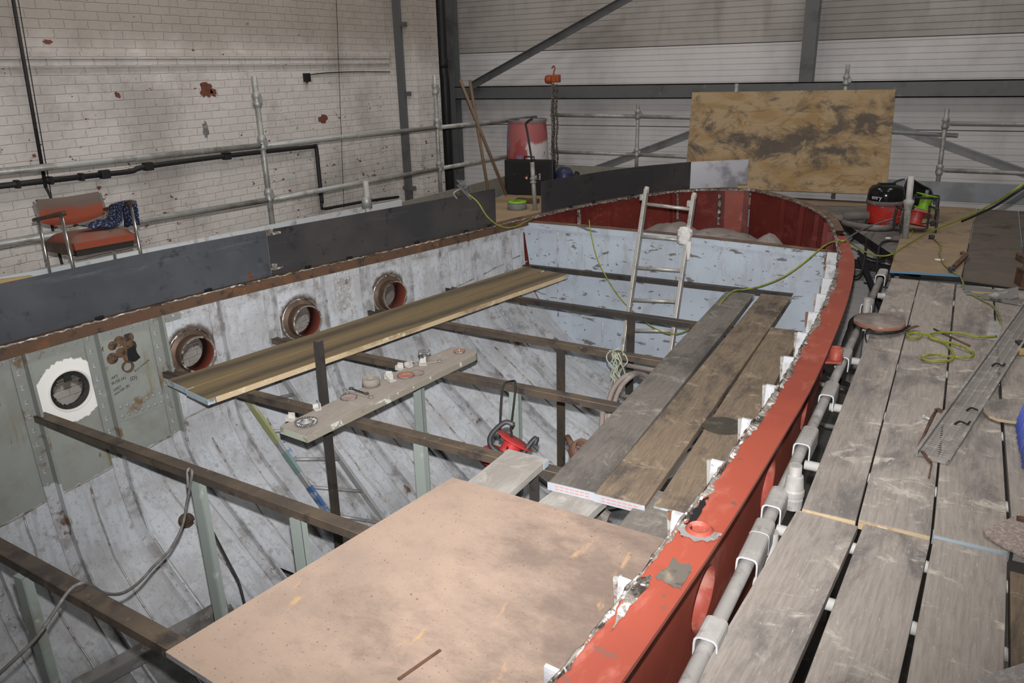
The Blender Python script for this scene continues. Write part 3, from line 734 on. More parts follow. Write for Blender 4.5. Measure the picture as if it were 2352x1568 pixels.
def bead(idx, inset, z, r0, r1, name, mat, sub=14):
    b = MB(); pts = []; rad = []
    for a, c in zip(idx, idx[1:]):
        for k in range(sub):
            f = k/sub; ia = rimprof(a)[0]*(1-f)+rimprof(c)[0]*f
            pts.append(OPT[a].lerp(OPT[c], f)+ON[a].lerp(ON[c], f)*(ia+inset+rr.uniform(-.004, .004))+Vector((0, 0, z+rr.uniform(-.004, .004)))); rad.append(rr.uniform(r0, r1))
    b.tube(pts, rad, 6); return b.build(name, mat, hull)
bead(iR, .0, .299, .003, .007, 'weld_bead', M['bare'], 7)
bead([i for i in iB], -.002, .290, .003, .008, 'weld_bead', M['bare'], 9)
bead(iLft, .003, .303, .003, .008, 'weld_bead', M['bare'], 9)
# ---- portlight tubes
for i, (py, pz) in enumerate(PORT):
    p = hp(py, pz, -1); n = hnorm(py, pz, -1); r = HR
    if i == 0:
        t = thing('porthole', None, None, p); t.parent = hull; t.matrix_parent_inverse = Matrix.Translation(hull.location).inverted(); del_ = None
        b = MB(); b.lathe([(r+.008, .002), (r+.006, .006), (r-.002, .004), (r-.004, -.03)], p, n, 40); b.build('port_ring', dirty('white_ring', (.66, .65, .62), [((.2, .17, .14), 12, .6, .7)], .6), t)
        b = MB(); b.lathe([(r-.005, -.012), (r-.006, -.06), (r-.014, -.075)], p, n, 40)
        rg = random.Random(5); z0 = Vector((0, 0, 1)); side = n.cross(z0).normalized()
        A = []; B = []
        for k in range(64):
            a = 2*PI*k/64; d = z0*math.cos(a)+side*math.sin(a); A.append(p+d*(r-.005)-n*.014); B.append(p+d*(r-.026-.010*rg.random())-n*.024)
        b.add(A+B, [(k, (k+1) % 64, 64+(k+1) % 64, 64+k) for k in range(64)])
        b.box(p-n*.022+Vector((0, .005, r-.035)), (.008, .042, .06)); b.build('rubber_lining', M['rubber'], t)
    else:
        t = thing('porthole', None, None, p); t.parent = hull; t.matrix_parent_inverse = Matrix.Translation(hull.location).inverted()
        b = MB(); b.lathe([(r-.006, -.03), (r-.006, .085), (r+.002, .085), (r+.004, .06), (r+.004, .006)], p, n, 40); b.lathe([(r+.003, .016), (r+.030, .004)], p, n, 40); b.build('port_tube', M['port_tube'], t)
        b = MB(); b.lathe([(r-.007, .07), (r-.007, -.06), (r+.03, -.062)], p, n, 40); b.build('port_liner', M['port_red'], t)
        b = MB(); b.lathe([(r-.008, .0855), (r+.003, .0855)], p, n, 40); b.lathe([(r+.032, .004), (r+.036, .007), (r+.042, .002)], p, n, 40); b.build('weld_ring', M['bare'], t)
for i, (py, pz) in enumerate(PORT_R):
    p = hp(py, pz, 1); n = hnorm(py, pz, 1); r = HR
    t = thing('porthole', None, None, p); t.parent = hull; t.matrix_parent_inverse = Matrix.Translation(hull.location).inverted()
    b = MB(); b.lathe([(r+.003, -.0225), (r-.003, -.0215), (r-.003, .09), (r+.004, .09), (r+.004, .004)], p, n, 44); b.build('port_tube', M['red_cap'], t)
# ---- filler cap, ground patch, side fitting
def on_rim(px, py, z=.303): return RZ(px, py, z)
c = on_rim(1606, 1216)
ft = thing('deck_filler', None, None, c); ft.parent = hull; ft.matrix_parent_inverse = Matrix.Translation(hull.location).inverted()
MB().lathe([(.045, -.002), (.038, .004), (.034, .010), (.030, .010), (.026, -.004), (0, -.006)], c, (0, 0, 1), 28).build('filler_ring', M['red_cap'], ft)
b = MB(); rg = random.Random(2); A = [c+Vector((math.cos(a)*.042, math.sin(a)*.042, .001)) for a in np.linspace(PI*.95, PI*2.05, 24)]; B = [c+Vector((math.cos(a)*(.056+.012*rg.random()), math.sin(a)*(.056+.014*rg.random()), .0012)) for a in np.linspace(PI*.95, PI*2.05, 24)]
b.grid([A, B], False); b.build('filler_patch', M['grey_primer'], ft)
def patch(poly, z, mat, name, seed=1, jit=4):
    rg = random.Random(seed); P = []
    for a, c2 in zip(poly, poly[1:]+poly[:1]):
        for k in range(5):
            f = k/5; P.append(RZ(a[0]+(c2[0]-a[0])*f+rg.uniform(-jit, jit), a[1]+(c2[1]-a[1])*f+rg.uniform(-jit, jit), z))
    return MB().prism(P, (0, 0, .0015)).build(name, mat, hull)
patch([(1508, 1328), (1545, 1283), (1590, 1300), (1565, 1352), (1540, 1345)], .3015, M['filler'], 'ground_patch', 4, 5)
patch([(1455, 1330), (1498, 1318), (1488, 1345), (1440, 1405), (1400, 1450)], .3025, M['bare'], 'ground_patch', 6, 4)
patch([(1560, 1210), (1580, 1200), (1610, 1150), (1628, 1138), (1612, 1172), (1588, 1215), (1566, 1232)], .3022, M['burn'], 'ground_patch', 8, 4)
p = RX(1918, 815, -.50); p = hp(4.75, -.12, 1, .0)
p = RX(1920, 812, -.44)
b = MB(); b.prism([(p.x-.14, p.y-.10, p.z-.04), (p.x+.035, p.y-.04, p.z-.04), (p.x+.035, p.y+.05, p.z-.04), (p.x-.14, p.y+.1, p.z-.04)], (0, 0, .012)); b.lathe([(.033, -.04), (.033, .035), (.024, .035), (.024, 0), (0, 0)], p, (0, 0, 1), 18); b.build('side_fitting', M['red_cap'], hull)
# ---- bulkhead
YBH = 6.37
def ztop(x): return .262-.05*max(0, (x+3.5)/2.75)**1.0+.015*math.sin((x+3.5)/2.75*PI)
b = MB(); rows = []
nz = 12; nx = 28
for k in range(nx+1):
    u = -1+2*k/nx; s = -1 if u < 0 else 1; f = abs(u); c = xc(YBH); e = xl(YBH) if s < 0 else xr(YBH); x = c+(e-c)*f
    zb_ = min(.25, pchip(FR[::-1], [g(YBH) for g in _zf][::-1])(f)); zt_ = ztop(x)
    rows.append([Vector((x, YBH, zt_+(zb_-zt_)*j/nz)) for j in range(nz+1)])
b.grid(rows, False); r2 = [[p+Vector((0, .01, 0)) for p in r] for r in rows]; b.grid(r2, False)
o = b.build('bulkhead', M['bulk'], hull); tag(o, 'pale blue-grey painted bulkhead')
b = MB(); 
for k in range(nx-1):
    a, c2 = rows[k+0][0], rows[k+1][0]
    b.bar(a+Vector((0, -.008, -.025)), c2+Vector((0, -.008, -.025)), .016, .052)
b.build('bulkhead_top_bar', M['bulk'], hull)
b = MB(); b.grid([[r[0]+Vector((0, -.02, .004)) for r in rows], [r[0]+Vector((0, .09, .002)) for r in rows], [r[0]+Vector((0, .09, -.01)) for r in rows]], False); b.build('bulkhead_flange', M['bow_rim'], hull)
b = MB()
for px, z0, z1 in ((1282, .2, -.62), (1555, .2, -.5), (1387, -.62, -1.1)):
    x = RY(px, 600, YBH).x; b.tube([(x, YBH-.004, z1+(z0-z1)*k/14) for k in range(15)], .008, 5)
b.tube([(-3.3+2.3*k/30, YBH-.004, -.56+.02*math.sin(k)) for k in range(31)], .007, 5)
b.build('weld_seam', dirty('painted_seam', (.47, .50, .55), [((.25, .25, .26), 12, .5, .64)], .5), hull)
# dusty sheet heaped behind the bulkhead
M['tarp'] = dirty('dusty_sheet', (.17, .145, .135), [((.23, .20, .19), 4, .45, .65), ((.11, .095, .09), 11, .55, .7)], .9)
rg = random.Random(21); b = MB(); rows = []
def bump1(x, c, w): return math.exp(-((x-c)/w)**2)
for j in range(-1, 24):
    y = 6.46+.08*max(j, 0)-.004*(j < 0); row = []
    for k in range(60):
        x = hx(y, .2, -1)+.04+(hx(y, .2, 1)-hx(y, .2, -1)-.08)*k/59
        z = .11+.20*bump1(x, -2.22, .36)*bump1(y, 6.80, .34)+.185*bump1(x, -1.70, .26)*bump1(y, 6.72, .3)+.15*bump1(x, -1.30, .14)*bump1(y, 6.62, .25)+.018*math.sin(9*x+5*y)+.014*math.sin(21*x-9*y)+.012*rg.random()-.30*(max(j, 0)/23)
        if x < -2.75: z -= .06*min(1, (-2.75-x)/.2)
        row.append(Vector((x, y, z)))
    if j < 0: row = [Vector((p.x, p.y, .06)) for p in row]
    rows.append(row)
b.grid(rows, True); o = b.build('dust_sheet', M['tarp']); tag(o, 'grey dusty sheet heaped in the red compartment behind the bulkhead', 'sheet')
# ---- deck beams (angle iron) and stanchions
BE = [((-4.40, 1.34), (-.62, 1.19)), ((-4.36, 2.13), (-.56, 2.02)), ((-4.29, 2.905), (-.55, 2.86)), ((-4.13, 3.69), (-.56, 3.68)), ((-3.93, 4.52), (-.60, 4.43)), ((-3.72, 5.335), (-.66, 5.26))]
ZB = -.14; FW = .068
def lbeam(a, c, z, mat, name='deck_beam'):
    b = MB(); a = Vector((a[0], a[1], z)); c = Vector((c[0], c[1], z)); t = (c-a).normalized(); n = Vector((-t.y, t.x, 0))
    prof = [(0, 0), (FW, 0), (FW, -.008), (.008, -.008), (.008, -.036), (0, -.036)]
    b.sweep([a, c], prof, [(n, Vector((0, 0, 1)))]*2)
    b.tube([a+n*.003+Vector((0, 0, .001)), c+n*.003+Vector((0, 0, .001))], .0035, 6)
    return b.build(name, mat, hull)
beams = []
for i, (a, c) in enumerate(BE): beams.append(lbeam((a[0], a[1]-.03), (c[0], c[1]-.03), ZB, M['angle'] if i < 5 else M['angle_dark']))
lbeam((-3.50, 6.30), (-1.04, 6.295), ZB, M['angle_dark'])
def flo(x, y):
    f = (xc(y)-x)/(xc(y)-xl(y)) if x < xc(y) else (x-xc(y))/(xr(y)-xc(y))
    return pchip(FR[::-1], [g(y) for g in _zf][::-1])(min(max(f, 0), 1))
def stanchion(x, y, w, d, mat, z1=ZB-.036, lean=0.0):
    b = MB(); zb_ = flo(x, y)+.01
    b.bar((x+lean, y, zb_), (x, y, z1), w, .006, (0, -1, 0)); 
    b.bar((x-w/2+.003+lean, y+d/2, zb_), (x-w/2+.003, y+d/2, z1), .006, d, (0, 1, 0)); b.bar((x+w/2-.003+lean, y+d/2, zb_), (x+w/2-.003, y+d/2, z1), .006, d, (0, 1, 0)) if mat is not M['angle_dark'] else None
    return b.build('stanchion', mat, hull)
for x, y in ((-2.93, 1.235), (-2.93, 2.055), (-2.27, 2.035), (-2.22, 2.86), (-2.82, 3.66), (-2.11, 3.66)): stanchion(x, y, .062, .035, M['post_green'])
for x, y in ((-2.19, 4.45), (-2.0, 5.26)): stanchion(x, y, .062, .05, M['angle_dark'])
stanchion(-1.55, 2.86, .05, .03, M['angle_dark'])
# bilge bearers and floor plates
M['bilge_bar'] = dirty('bilge_bearer', (.20, .195, .19), [((.12, .11, .10), 5, .45, .65), ((.30, .30, .30), 14, .58, .7)], .6)
for pa, pb, w_ in (((170, 1575), (432, 1432), .10), ((395, 1452), (520, 1380), .09)):
    b = MB(); A = hullhit(*pa, .10); C = hullhit(*pb, .10); b.bar(A, C, w_, .012); b.bar(A+Vector((.05, 0, -.03)), C+Vector((.05, 0, -.03)), .012, .06); b.build('bilge_bearer', M['bilge_bar'], hull)
for y in (1.3, 2.1, 2.9):
    b = MB(); P = []
    for k in range(13): f = -.62+1.24*k/12; s = -1 if f < 0 else 1; e = xl(y) if s < 0 else xr(y); x = xc(y)+(e-xc(y))*abs(f); P.append(Vector((x, y+.03, flo(x, y)-.01)))
    zt_ = flo(xc(y)-.62*(xc(y)-xl(y)), y)-.02
    b.prism(P+[Vector((P[-1].x, y+.03, zt_)), Vector((P[0].x, y+.03, zt_))][:2], (0, .012, 0)); b.build('floor_plate', M['bilge_bar'], hull)
# ---- bulwark plates standing on the left rim
def bulwark(ia, ib, z0, z1, mat, name, cut=0, thick=.008, tail=None):
    pts = []
    ys_ = [ia+(ib-ia)*k/16 for k in range(17)]
    for y in ys_:
        t = Vector((xl(min(y+.02, 8.8))-xl(y-.02), .04, 0)).normalized(); pts.append(Vector((xl(y), y, 0))+Vector((t.y, -t.x, 0))*.015)
    if tail: pts.append(tail)
    # trim exact ends
    T = [(pts[min(i+1, len(pts)-1)]-pts[max(i-1, 0)]).normalized() for i in range(len(pts))]
    b = MB(); rows = []
    for p, t in zip(pts, T):
        n = Vector((t.y, -t.x, 0)); rows.append([p+n*thick/2+Vector((0, 0, z1)), p-n*thick/2+Vector((0, 0, z1)), p-n*thick/2+Vector((0, 0, z0)), p+n*thick/2+Vector((0, 0, z0)), p+n*thick/2+Vector((0, 0, z1))])
    b.grid(rows, False)
    for e in (rows[0], rows[-1]): b.add(e[:4], [(0, 1, 2, 3)])
    o = b.build(name, mat, hull); return pts
yJ = RX(606, 530, -4.12).y
bulwark(.3, yJ-.02, .305, .622, M['plate'], 'bulwark_plate'); 
bulwark(yJ-.012, 5.98, .305, .622, M['plate_dark'], 'bulwark_plate')
tl = RY(1716, 400, 8.78)
pB = bulwark(6.62, 8.2, .31, .605, M['plate_dark'], 'bulwark_plate', tail=Vector((-2.62, 8.60, 0)))
a = Vector((-2.62, 8.60, 0)); t_ = Vector((tl.x, 8.80, 0))
b = MB(); nn = (t_-a).normalized(); q = Vector((nn.y, -nn.x, 0))*.004
b.prism([a+q+Vector((0, 0, .31)), t_+q-nn*.10+Vector((0, 0, .335)), t_+q-nn*.10+Vector((0, 0, .36)), t_+q+Vector((0, 0, .36)), t_+q+Vector((0, 0, .63)), a+q+Vector((0, 0, .605))], -q*2); o = b.build('bulwark_plate', M['plate_bright'], hull); tag(o, 'ground bright end of the bulwark plate')
# tack welds and dogs on the plates
b = MB()
for y in (2.55, 3.25, 4.0, 4.35, 5.0, 5.55, 5.85, 7.0, 7.35, 7.9):
    p = Vector((xl(y)+.05, y, .315)); b.box(p, (.02, .05, .02), None, .004)
b.build('tack_weld', M['burn'], hull)
b = MB()
for z in (.36, .60): p = Vector((xl(yJ)+.06, yJ, z)); b.box(p, (.03, .10, .012)); b.box(p+Vector((0, -.03, .02)), (.03, .02, .03))
b.build('joining_dog', M['bare'], hull)
# ---- cut hole and pen writing on the old grey panel
hc = hp(2.70, .03, -1); b = MB(); rg = random.Random(9)
M['torch_cut'] = dirty('torch_cut_rust', (.11, .065, .038), [((.03, .025, .022), 22, .46, .60), ((.22, .16, .11), 40, .60, .7)], .7)
for dy, dz, r in ((-.085, .085, .028), (-.04, .10, .034), (.02, .105, .034), (-.10, .01, .036), (-.045, .03, .032), (.015, .05, .045), (.0, -.01, .04)):
    b.lathe([(0, .002), (r*.8, .002), (r, .001)], hp(2.70+dy, .03+dz, -1), hnorm(2.7, .05, -1), 14)
b.build('torch_cut', M['torch_cut'], hull)
b = MB(); b.prism([hp(2.70+a, .03+z, -1, -.004) for a, z in ((-.005, .04), (.045, .05), (.05, .0), (.065, -.035), (.03, -.05), (-.01, -.045), (-.012, 0))], (.002, 0, 0)); b.build('cut_hole', M['black'], hull)
b = MB(); b.lathe([(.034, 0), (.036, .02), (.030, .022), (.028, 0)], hp(2.675, -.035, -1), hnorm(2.7, 0, -1), 18); b.build('pipe_stub', M['rust'], hull)
M['ink'] = flat('marker_ink', (.03, .03, .03), .6)
def text(s, size, origin, xdir, ydir, mat, name, parent, ext=.0006, align='LEFT'):
    cu = bpy.data.curves.new(name, 'FONT'); cu.body = s; cu.size = size; cu.extrude = ext; cu.align_x = align; cu.resolution_u = 3
    tmp = bpy.data.objects.new('tmp', cu); COL.objects.link(tmp)
    dg = bpy.context.evaluated_depsgraph_get(); me = bpy.data.meshes.new_from_object(tmp.evaluated_get(dg)); bpy.data.objects.remove(tmp)
    x = Vector(xdir).normalized(); y = Vector(ydir); y = (y-x*y.dot(x)).normalized(); z = x.cross(y)
    R = Matrix((x, y, z)).transposed().to_4x4(); R.translation = Vector(origin); me.transform(R)
    me.materials.clear(); me.materials.append(mat)
    o = bpy.data.objects.new(name, me); COL.objects.link(o)
    if parent is not None: adopt(o, parent)
    return o
for s, y, z, sz, tilt in (('AFT', 2.568, -.085, .034, .1), ('BILGE (A)', 2.555, -.118, .034, .12), ('GREY', 2.565, -.162, .030, .25), ('WATER (B)', 2.565, -.190, .030, .3), ('(D)', 2.675, -.13, .046, 0), ('BULK CHAIN ER', 2.715, -.085, .022, .4)):
    p = hp(y, z, -1); n = hnorm(y, z, -1); T = (hp(y+.05, z, -1)-hp(y-.05, z, -1)).normalized()
    text(s, sz*.72, p+n*.0025, T+Vector((0, 0, tilt)), Vector((0, 0, 1)), M['ink'], 'marker_writing', hull)
# rusty pipe boss low on the side
p = hullhit(428, 1195); n = hnorm(p.y, p.z, -1)
MB().lathe([(.05, 0), (.036, .02), (.030, .05), (.022, .05), (.020, .02), (0, .02)], p, n, 20).build('pipe_boss', M['rust'], hull)
# ================================================================= boards
def board(label, c0, c1, wid, th, ztop, mat, group=None, ends=None, name='scaffold_board', cat='board', hoops=True, hmat='blue_grey_paint', strip=False):
    """a plank whose top centre line runs from c0 to c1 (xy)"""
    a, c = Vector((c0[0], c0[1], 0)), Vector((c1[0], c1[1], 0)); L = (c-a).length; ang = math.atan2(c.y-a.y, c.x-a.x)-PI/2
    mid = (a+c)/2; z0 = c0[2] if len(c0) > 2 else ztop; z1 = c1[2] if len(c1) > 2 else ztop
    t = thing(name, label, cat, (mid.x, mid.y, (z0+z1)/2-th), (math.atan2(z1-z0, L), 0, ang), group)
    b = MB().box((0, 0, th/2), (wid, L, th), None, min(.004, th*.2)); local(b.build('plank', mat), t)
    if hoops:
        for s in ((-1, 1) if ends is None else ends):
            b = MB(); y = s*(L/2+.0008)
            b.box((0, y, th/2), (wid*.985, .0025, th*.94))
            if hmat != 'board_edge': b.box((-wid/2-.0008, s*(L/2-.02), th/2), (.0022, .045, th*.9)); b.box((wid/2+.0008, s*(L/2-.02), th/2), (.0022, .045, th*.9))
            local(b.build('end_hoop', M[hmat]), t)
    if strip: b = MB(); b.box((wid/2+.0012, 0, th/2), (.0025, L-.10, th*.9)); local(b.build('sawn_side', M['board_edge']), t)
    return t
def end_plate(t, wid, L, th, s):
    b = MB(); y = s*(L/2+.003); b.box((0, y, th/2), (wid, .003, th)); b.m(1)
    for r in (.32, .70):
        for k in range(7): b.box((-wid/2+.045+k*(wid-.085)/6, y+s*.0018, th*r), (.018, .001, .0035))
    local(b.build('end_plate', [M['white_end'], M['red_dash']]), t)
TH = .038
# three planks on the deck beams, right half of the hull
P1 = ((-1.278, 2.70), (-1.395, 6.06)); P2 = ((-1.05, 2.68), (-1.115, 6.06)); P3 = ((-.808, 2.72), (-.885, 5.29))
t = board('grey plank across the beams, left of the three long planks inside the hull', P1[0], P1[1], .222, TH, ZB+TH+.002, M['board_grey'], 'planks on the deck beams', (1,)); end_plate(t, .228, (Vector(P1[0])-Vector(P1[1])).length, TH, -1)
t = board('brown plank across the beams, middle of the three long planks inside the hull', P2[0], P2[1], .224, TH, ZB+TH+.014, M['board2'], 'planks on the deck beams', (1,)); end_plate(t, .228, (Vector(P2[0])-Vector(P2[1])).length, TH, -1)
t = board('shorter brown-grey plank with a dark ring stain beside the gunwale', P3[0], P3[1], .205, TH, ZB+TH+.002, M['board2'], 'planks on the deck beams', (-1, 1))
b = MB(); rg_ = RZ(1660, 977, ZB+TH+.004); L_ = []
b.lathe([(0, .0005), (.03, .0005), (.105, 0)], rg_, (0, 0, 1), 30); o = b.build('ring_stain', dirty('grease_stain', (.05, .045, .036), [((.10, .085, .06), 12, .45, .65)], .7), t)
# pair of planks on the left
for k, (lab, o_) in enumerate((('left plank of the streaked pair lying along the port holes', 0), ('right plank of the streaked pair lying along the port holes', 1))):
    a = Vector((-4.0, 2.75)).lerp(Vector((-3.52, 2.64)), .25+.5*o_); c = Vector((-3.40, 6.12)).lerp(Vector((-2.88, 6.02)), .25+.5*o_)
    board(lab, tuple(a), tuple(c), .236, TH, ZB+TH+.002, M['streak' if k == 0 else 'streak2'], 'streaked planks along the port holes', strip=(k == 1))
# tool plank
TA, TB = Vector((-2.775, 2.555)), Vector((-2.655, 3.99)); tv = (TB-TA).normalized(); tn = Vector((tv.y, -tv.x))
t = thing('tool_plank', 'short dusty plank holding tools and discs above the hull', 'board', (0, 0, 0))
def tp(u, w, z=0.0): q = TA+tv*u+tn*w; return Vector((q.x, q.y, ZB+.046+z))
b = MB(); Lp = (TB-TA).length
out = [(0, -.105), (0, .10), (Lp-.06, .125), (Lp-.015, .105), (Lp, .06), (Lp-.005, -.06), (Lp-.03, -.10), (Lp-.4, -.112)]
b.prism([tp(u, w, -.042) for u, w in out], (0, 0, .042)); o = b.build('plank', M['tooldust'], t)
b = MB(); b.prism([tp(.0, .1012, -.04), tp(Lp-.06, .1262, -.04), tp(Lp-.06, .1262, -.004), tp(0, .1012, -.004)], (tn.x*.0015, tn.y*.0015, 0)); b.build('painted_edge', M['chip_paint'], t); b = MB(); b.prism([tp(-.001, -.104, -.040), tp(-.001, .099, -.040), tp(-.001, .099, -.004), tp(-.001, -.104, -.004)], (-tv.x*.002, -tv.y*.002, 0)); b.build('painted_end', dirty('green_chip_end', (.33, .36, .30), [((.2, .18, .15), 14, .5, .62)], .8), t)
# loose boards near the particle board
board('pale bleached plank end beside the particle board and red cable reel', (-1.72+.11, 2.15), (-1.595, 2.885), .215, TH, ZB+TH+.002, M['board_white'], None, (1,))
board('pale plank tucked under the ends of the long planks', (-1.30, 2.25), (-1.235, 2.84), .235, TH, ZB-.006+.008, M['board_white'], None, ())
board('dusty plank under the particle board beside the gunwale', (-.86, 2.2), (-.85, 2.86), .27, .03, ZB+.031, M['board_grey'], None, ())
# particle board sheet
def sheet(name, label, cat, poly, z, th, mat, edge=None, group=None):
    c = Vector((sum(p[0] for p in poly)/len(poly), sum(p[1] for p in poly)/len(poly), z))
    b = MB(); b.prism([Vector((p[0], p[1], z-th)) for p in poly], (0, 0, th))
    if edge: 
        for i in range(2, len(b.f)): b.mi[i] = 1
    o = b.build(name, [mat, edge] if edge else mat, None, c); return tag(o, label, cat, group)
PA, PB_, PC_ = Vector((-1.955, 1.165)), Vector((-1.765, 2.50)), Vector((-.655, 2.47))
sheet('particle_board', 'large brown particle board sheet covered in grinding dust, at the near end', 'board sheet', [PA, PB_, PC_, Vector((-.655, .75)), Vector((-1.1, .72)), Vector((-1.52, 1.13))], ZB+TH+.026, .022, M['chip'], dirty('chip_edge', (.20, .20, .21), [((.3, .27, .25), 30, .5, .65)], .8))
b = MB(); b.bar(RZ(915, 1560, ZB+.066), RZ(1012, 1492, ZB+.066), .010, .004); tag(b.build('splinter', M['rust_scrap']), 'thin dark splinter lying on the particle board', 'scrap')
b = MB(); c = RZ(960, 1305, ZB+.0655)
# right hand deck: two rows of scaffold boards
W0, G0 = .228, 'scaffold boards of the right hand deck'
bx = lambda pts: [RZ(px, py, 0).x for px, py in pts]
rowF = [(-.262, 'left'), (-.037, None), (.205, None), (.452, None)]
ed_far = [(-.352, -.354), (-.152, -.172), (.094, .088), (.337, .324), (.575, .56)]
labsF = ['grey scaffold board edging the right deck, in the far row', 'grey scaffold board under the yellow cable loop', 'grey scaffold board under the perforated tray, with a rusty strip on it', 'grey scaffold board at the frame edge behind the blue brush']
for k in range(4):
    a0, a1 = ed_far[k]; b0, b1 = ed_far[k+1]
    board(labsF[k], ((a0+b0)/2, 2.80+.015*k), ((a1+b1)/2, 6.62), (b0-a0)-(.008, .006, .010, .02)[k], TH, 0.0, M['board'], G0, (-1,) if k < 3 else (), hmat='blue_grey_paint' if k == 2 else 'board_edge')
nb = [(-.2555, -.439, .221), (-.0185, -.146, .221), (.215, .121, .228), (.449, .394, .23)]
labsN = ['near scaffold board beside the galvanised ledger tube', 'near scaffold board between two dark gaps', 'near scaffold board scraped pale at its near end', 'near scaffold board at the lower right frame edge']
for k in range(4):
    (xf_, xn_, w_) = nb[k]
    board(labsN[k], (xn_, .35), (xf_, (2.797, 2.812, 2.826, 2.73)[k]), w_, TH, -.011, M['board'] if k < 3 else M['board2'], G0, ())
# sheets on the far right deck
sheet('plywood_sheet', 'dusty brown plywood sheet with a blue front edge on the far right deck', 'plywood sheet', [(-.385, 6.73), (.115, 6.80), (.20, 10.1), (-.60, 10.1), (-.42, 8.3)], .030, .018, M['ply_deck'], M['blue_edge'])
sheet('plywood_sheet', 'dark dusty plywood sheet right of the blue-edged sheet', 'plywood sheet', [(.125, 6.72), (.53, 6.62), (.60, 10.1), (.21, 10.1)], .024, .018, M['ply_dark'], M['ply_dark'])
sheet('plywood_sheet', 'dark plywood sheet at the right frame edge of the far deck', 'plywood sheet', [(.545, 6.60), (1.2, 6.5), (1.3, 10.1), (.61, 10.1)], .026, .018, M['ply_dark'], M['blue_edge'])
p = [RZ(x, y, .0) for x, y in ((1936, 512), (2062, 594))]
sheet('steel_deck_sheet', 'grey dusty deck sheet with a black steel edge under the vacuum cleaner', 'deck panel', [(p[0].x, p[0].y), (p[1].x, p[1].y), (-.43, 8.6), (-.64, 10.08), (-1.5, 9.78)], .008, .07, dirty('dusty_panel', (.13, .118, .112), [((.2, .185, .175), 3, .45, .65), ((.07, .065, .06), 9, .55, .7)], .8), M['black_pipe'])
sheet('deck_board', 'brown deck board running under the leaning plywood behind the bow', 'board', [(-3.3, 9.3), (-.66, 10.12), (-.66, 10.38), (-3.3, 10.38)], -.005, .04, M['ply_deck'], M['rust'])
# left hand deck
sheet('plywood_sheet', 'tan plywood sheet on the left deck under the black tool case', 'plywood sheet', [(-5.35, 6.6), (-3.75, 6.6), (-3.55, 8.1), (-3.2, 8.7), (-3.3, 9.28), (-5.35, 9.28)], .0, .018, M['ply_tan'], M['blue_edge'])
sheet('plywood_sheet', 'grey-brown plywood sheet on the left deck around the drum', 'plywood sheet', [(-5.35, 9.3), (-3.34, 9.3), (-3.34, 10.38), (-5.35, 10.38)], .0, .018, M['ply_tan'], M['ply_dark'])
sheet('deck_board', 'worn deck boarding of the left scaffold under the orange armchair', 'board', [(-5.40, 1.5), (-4.52, 1.5), (-4.46, 3.0), (-4.30, 5.0), (-5.40, 5.0)], .12, .038, M['board'])
# leaning plywood
t = thing('plywood_sheet', 'big stained plywood sheet leaning upright against the back guard rail', 'plywood sheet', (-2.0, 10.2, .05))
c = [RY(1590, 212, 10.33), RY(2057, 205, 10.33), RY(2036, 447, 10.18), RY(1572, 430, 10.18)]
b = MB(); n = (c[1]-c[0]).cross(c[3]-c[0]).normalized(); n = n if n.y > 0 else -n
b.prism(c, n*.018); b.build('sheet', M['ply_bold'], t)
# toe boards
def toe(label, a, c, z0, z1, th, mat, z2=None):
    b = MB(); a = Vector(a); c = Vector(c); d = Vector((c.x-a.x, c.y-a.y, 0)).normalized(); n = Vector((-d.y, d.x, 0))*th
    b.prism([a+Vector((0, 0, z0)), c+Vector((0, 0, z0)), c+Vector((0, 0, z2 or z1)), a+Vector((0, 0, z1))], n)
    tag(b.build('toe_board', mat, None, a), label, 'toe board')
XR = -5.5
toe('white painted toe board along the left guard rail behind the chair', (XR+.075, 1.5, 0), (XR+.075, 7.0, 0), .0, .44, .03, M['toe_white'], .265)
toe('grey toe board along the far left guard rail below the poles', (XR+.075, 7.02, 0), (-5.43, 10.30, 0), .0, .235, .03, M['toeboard'])
toe('grey toe board along the back rail right of the drum', (-5.2, 10.34, 0), (-3.2, 10.34, 0), .0, .29, .03, M['toeboard'])
toe('blue-grey metal toe board along the back rail right of the plywood', (-.82, 10.36, 0), (2.0, 10.36, 0), .055, .27, .02, M['toe_zinc'])
b = MB(); a = RX(-40, 646, -5.36); c = RX(75, 630, -5.36); b.prism([(a.x, a.y, .12), (c.x, c.y, .12), (c.x, c.y, c.z-.02), (c.x, c.y-.02, c.z), (a.x, a.y, a.z)], (.03, 0, 0)); tag(b.build('timber_batten', M['yellow_wood']), 'yellow timber plank end behind the steel plate left of the chair', 'batten')
# ================================================================= scaffold tubes
RT = .0242
def collar(b, p, s=1.0):
    b.lathe([(RT, -.065*s), (RT+.010, -.055*s), (RT+.018, -.03*s), (RT+.006, -.012*s), (RT+.006, .012*s), (RT+.018, .03*s), (RT+.010, .055*s), (RT, .065*s)], p, (0, 0, 1), 14)
def rail_run(label, posts, rails, loc, group=None, mat='galv'):
    """posts: (x,y,z0,z1,[collar z]); rails: (a,b)"""
    t = thing('guard_rail', label, 'guard rail', loc, (0, 0, 0), group)
    for x, y, z0, z1, cz, lean in posts:
        b = MB(); b.tube([(x, y, z0), (x+lean, y, z1)], RT, 14); o = b.build('standard', M[mat], t)
        for z in cz:
            bb = MB(); collar(bb, (x+lean*(z-z0)/(z1-z0), y, z)); bb.box((x+lean*(z-z0)/(z1-z0)+.03, y, z), (.05, .03, .05)); c = bb.build('coupler', M[mat], o)
    for a, c in rails:
        b = MB(); b.tube([a, c], RT, 14); b.build('ledger', M[mat], t)
    return t
y1 = RX(603, 333, XR).y; y2 = RX(1004, 290, XR).y; dy = y2-y1; zt1, zt2 = 1.035, 1.015
zL1, zL2 = RX(612, 455, XR).z-.01, RX(1005, 385, XR).z-.01
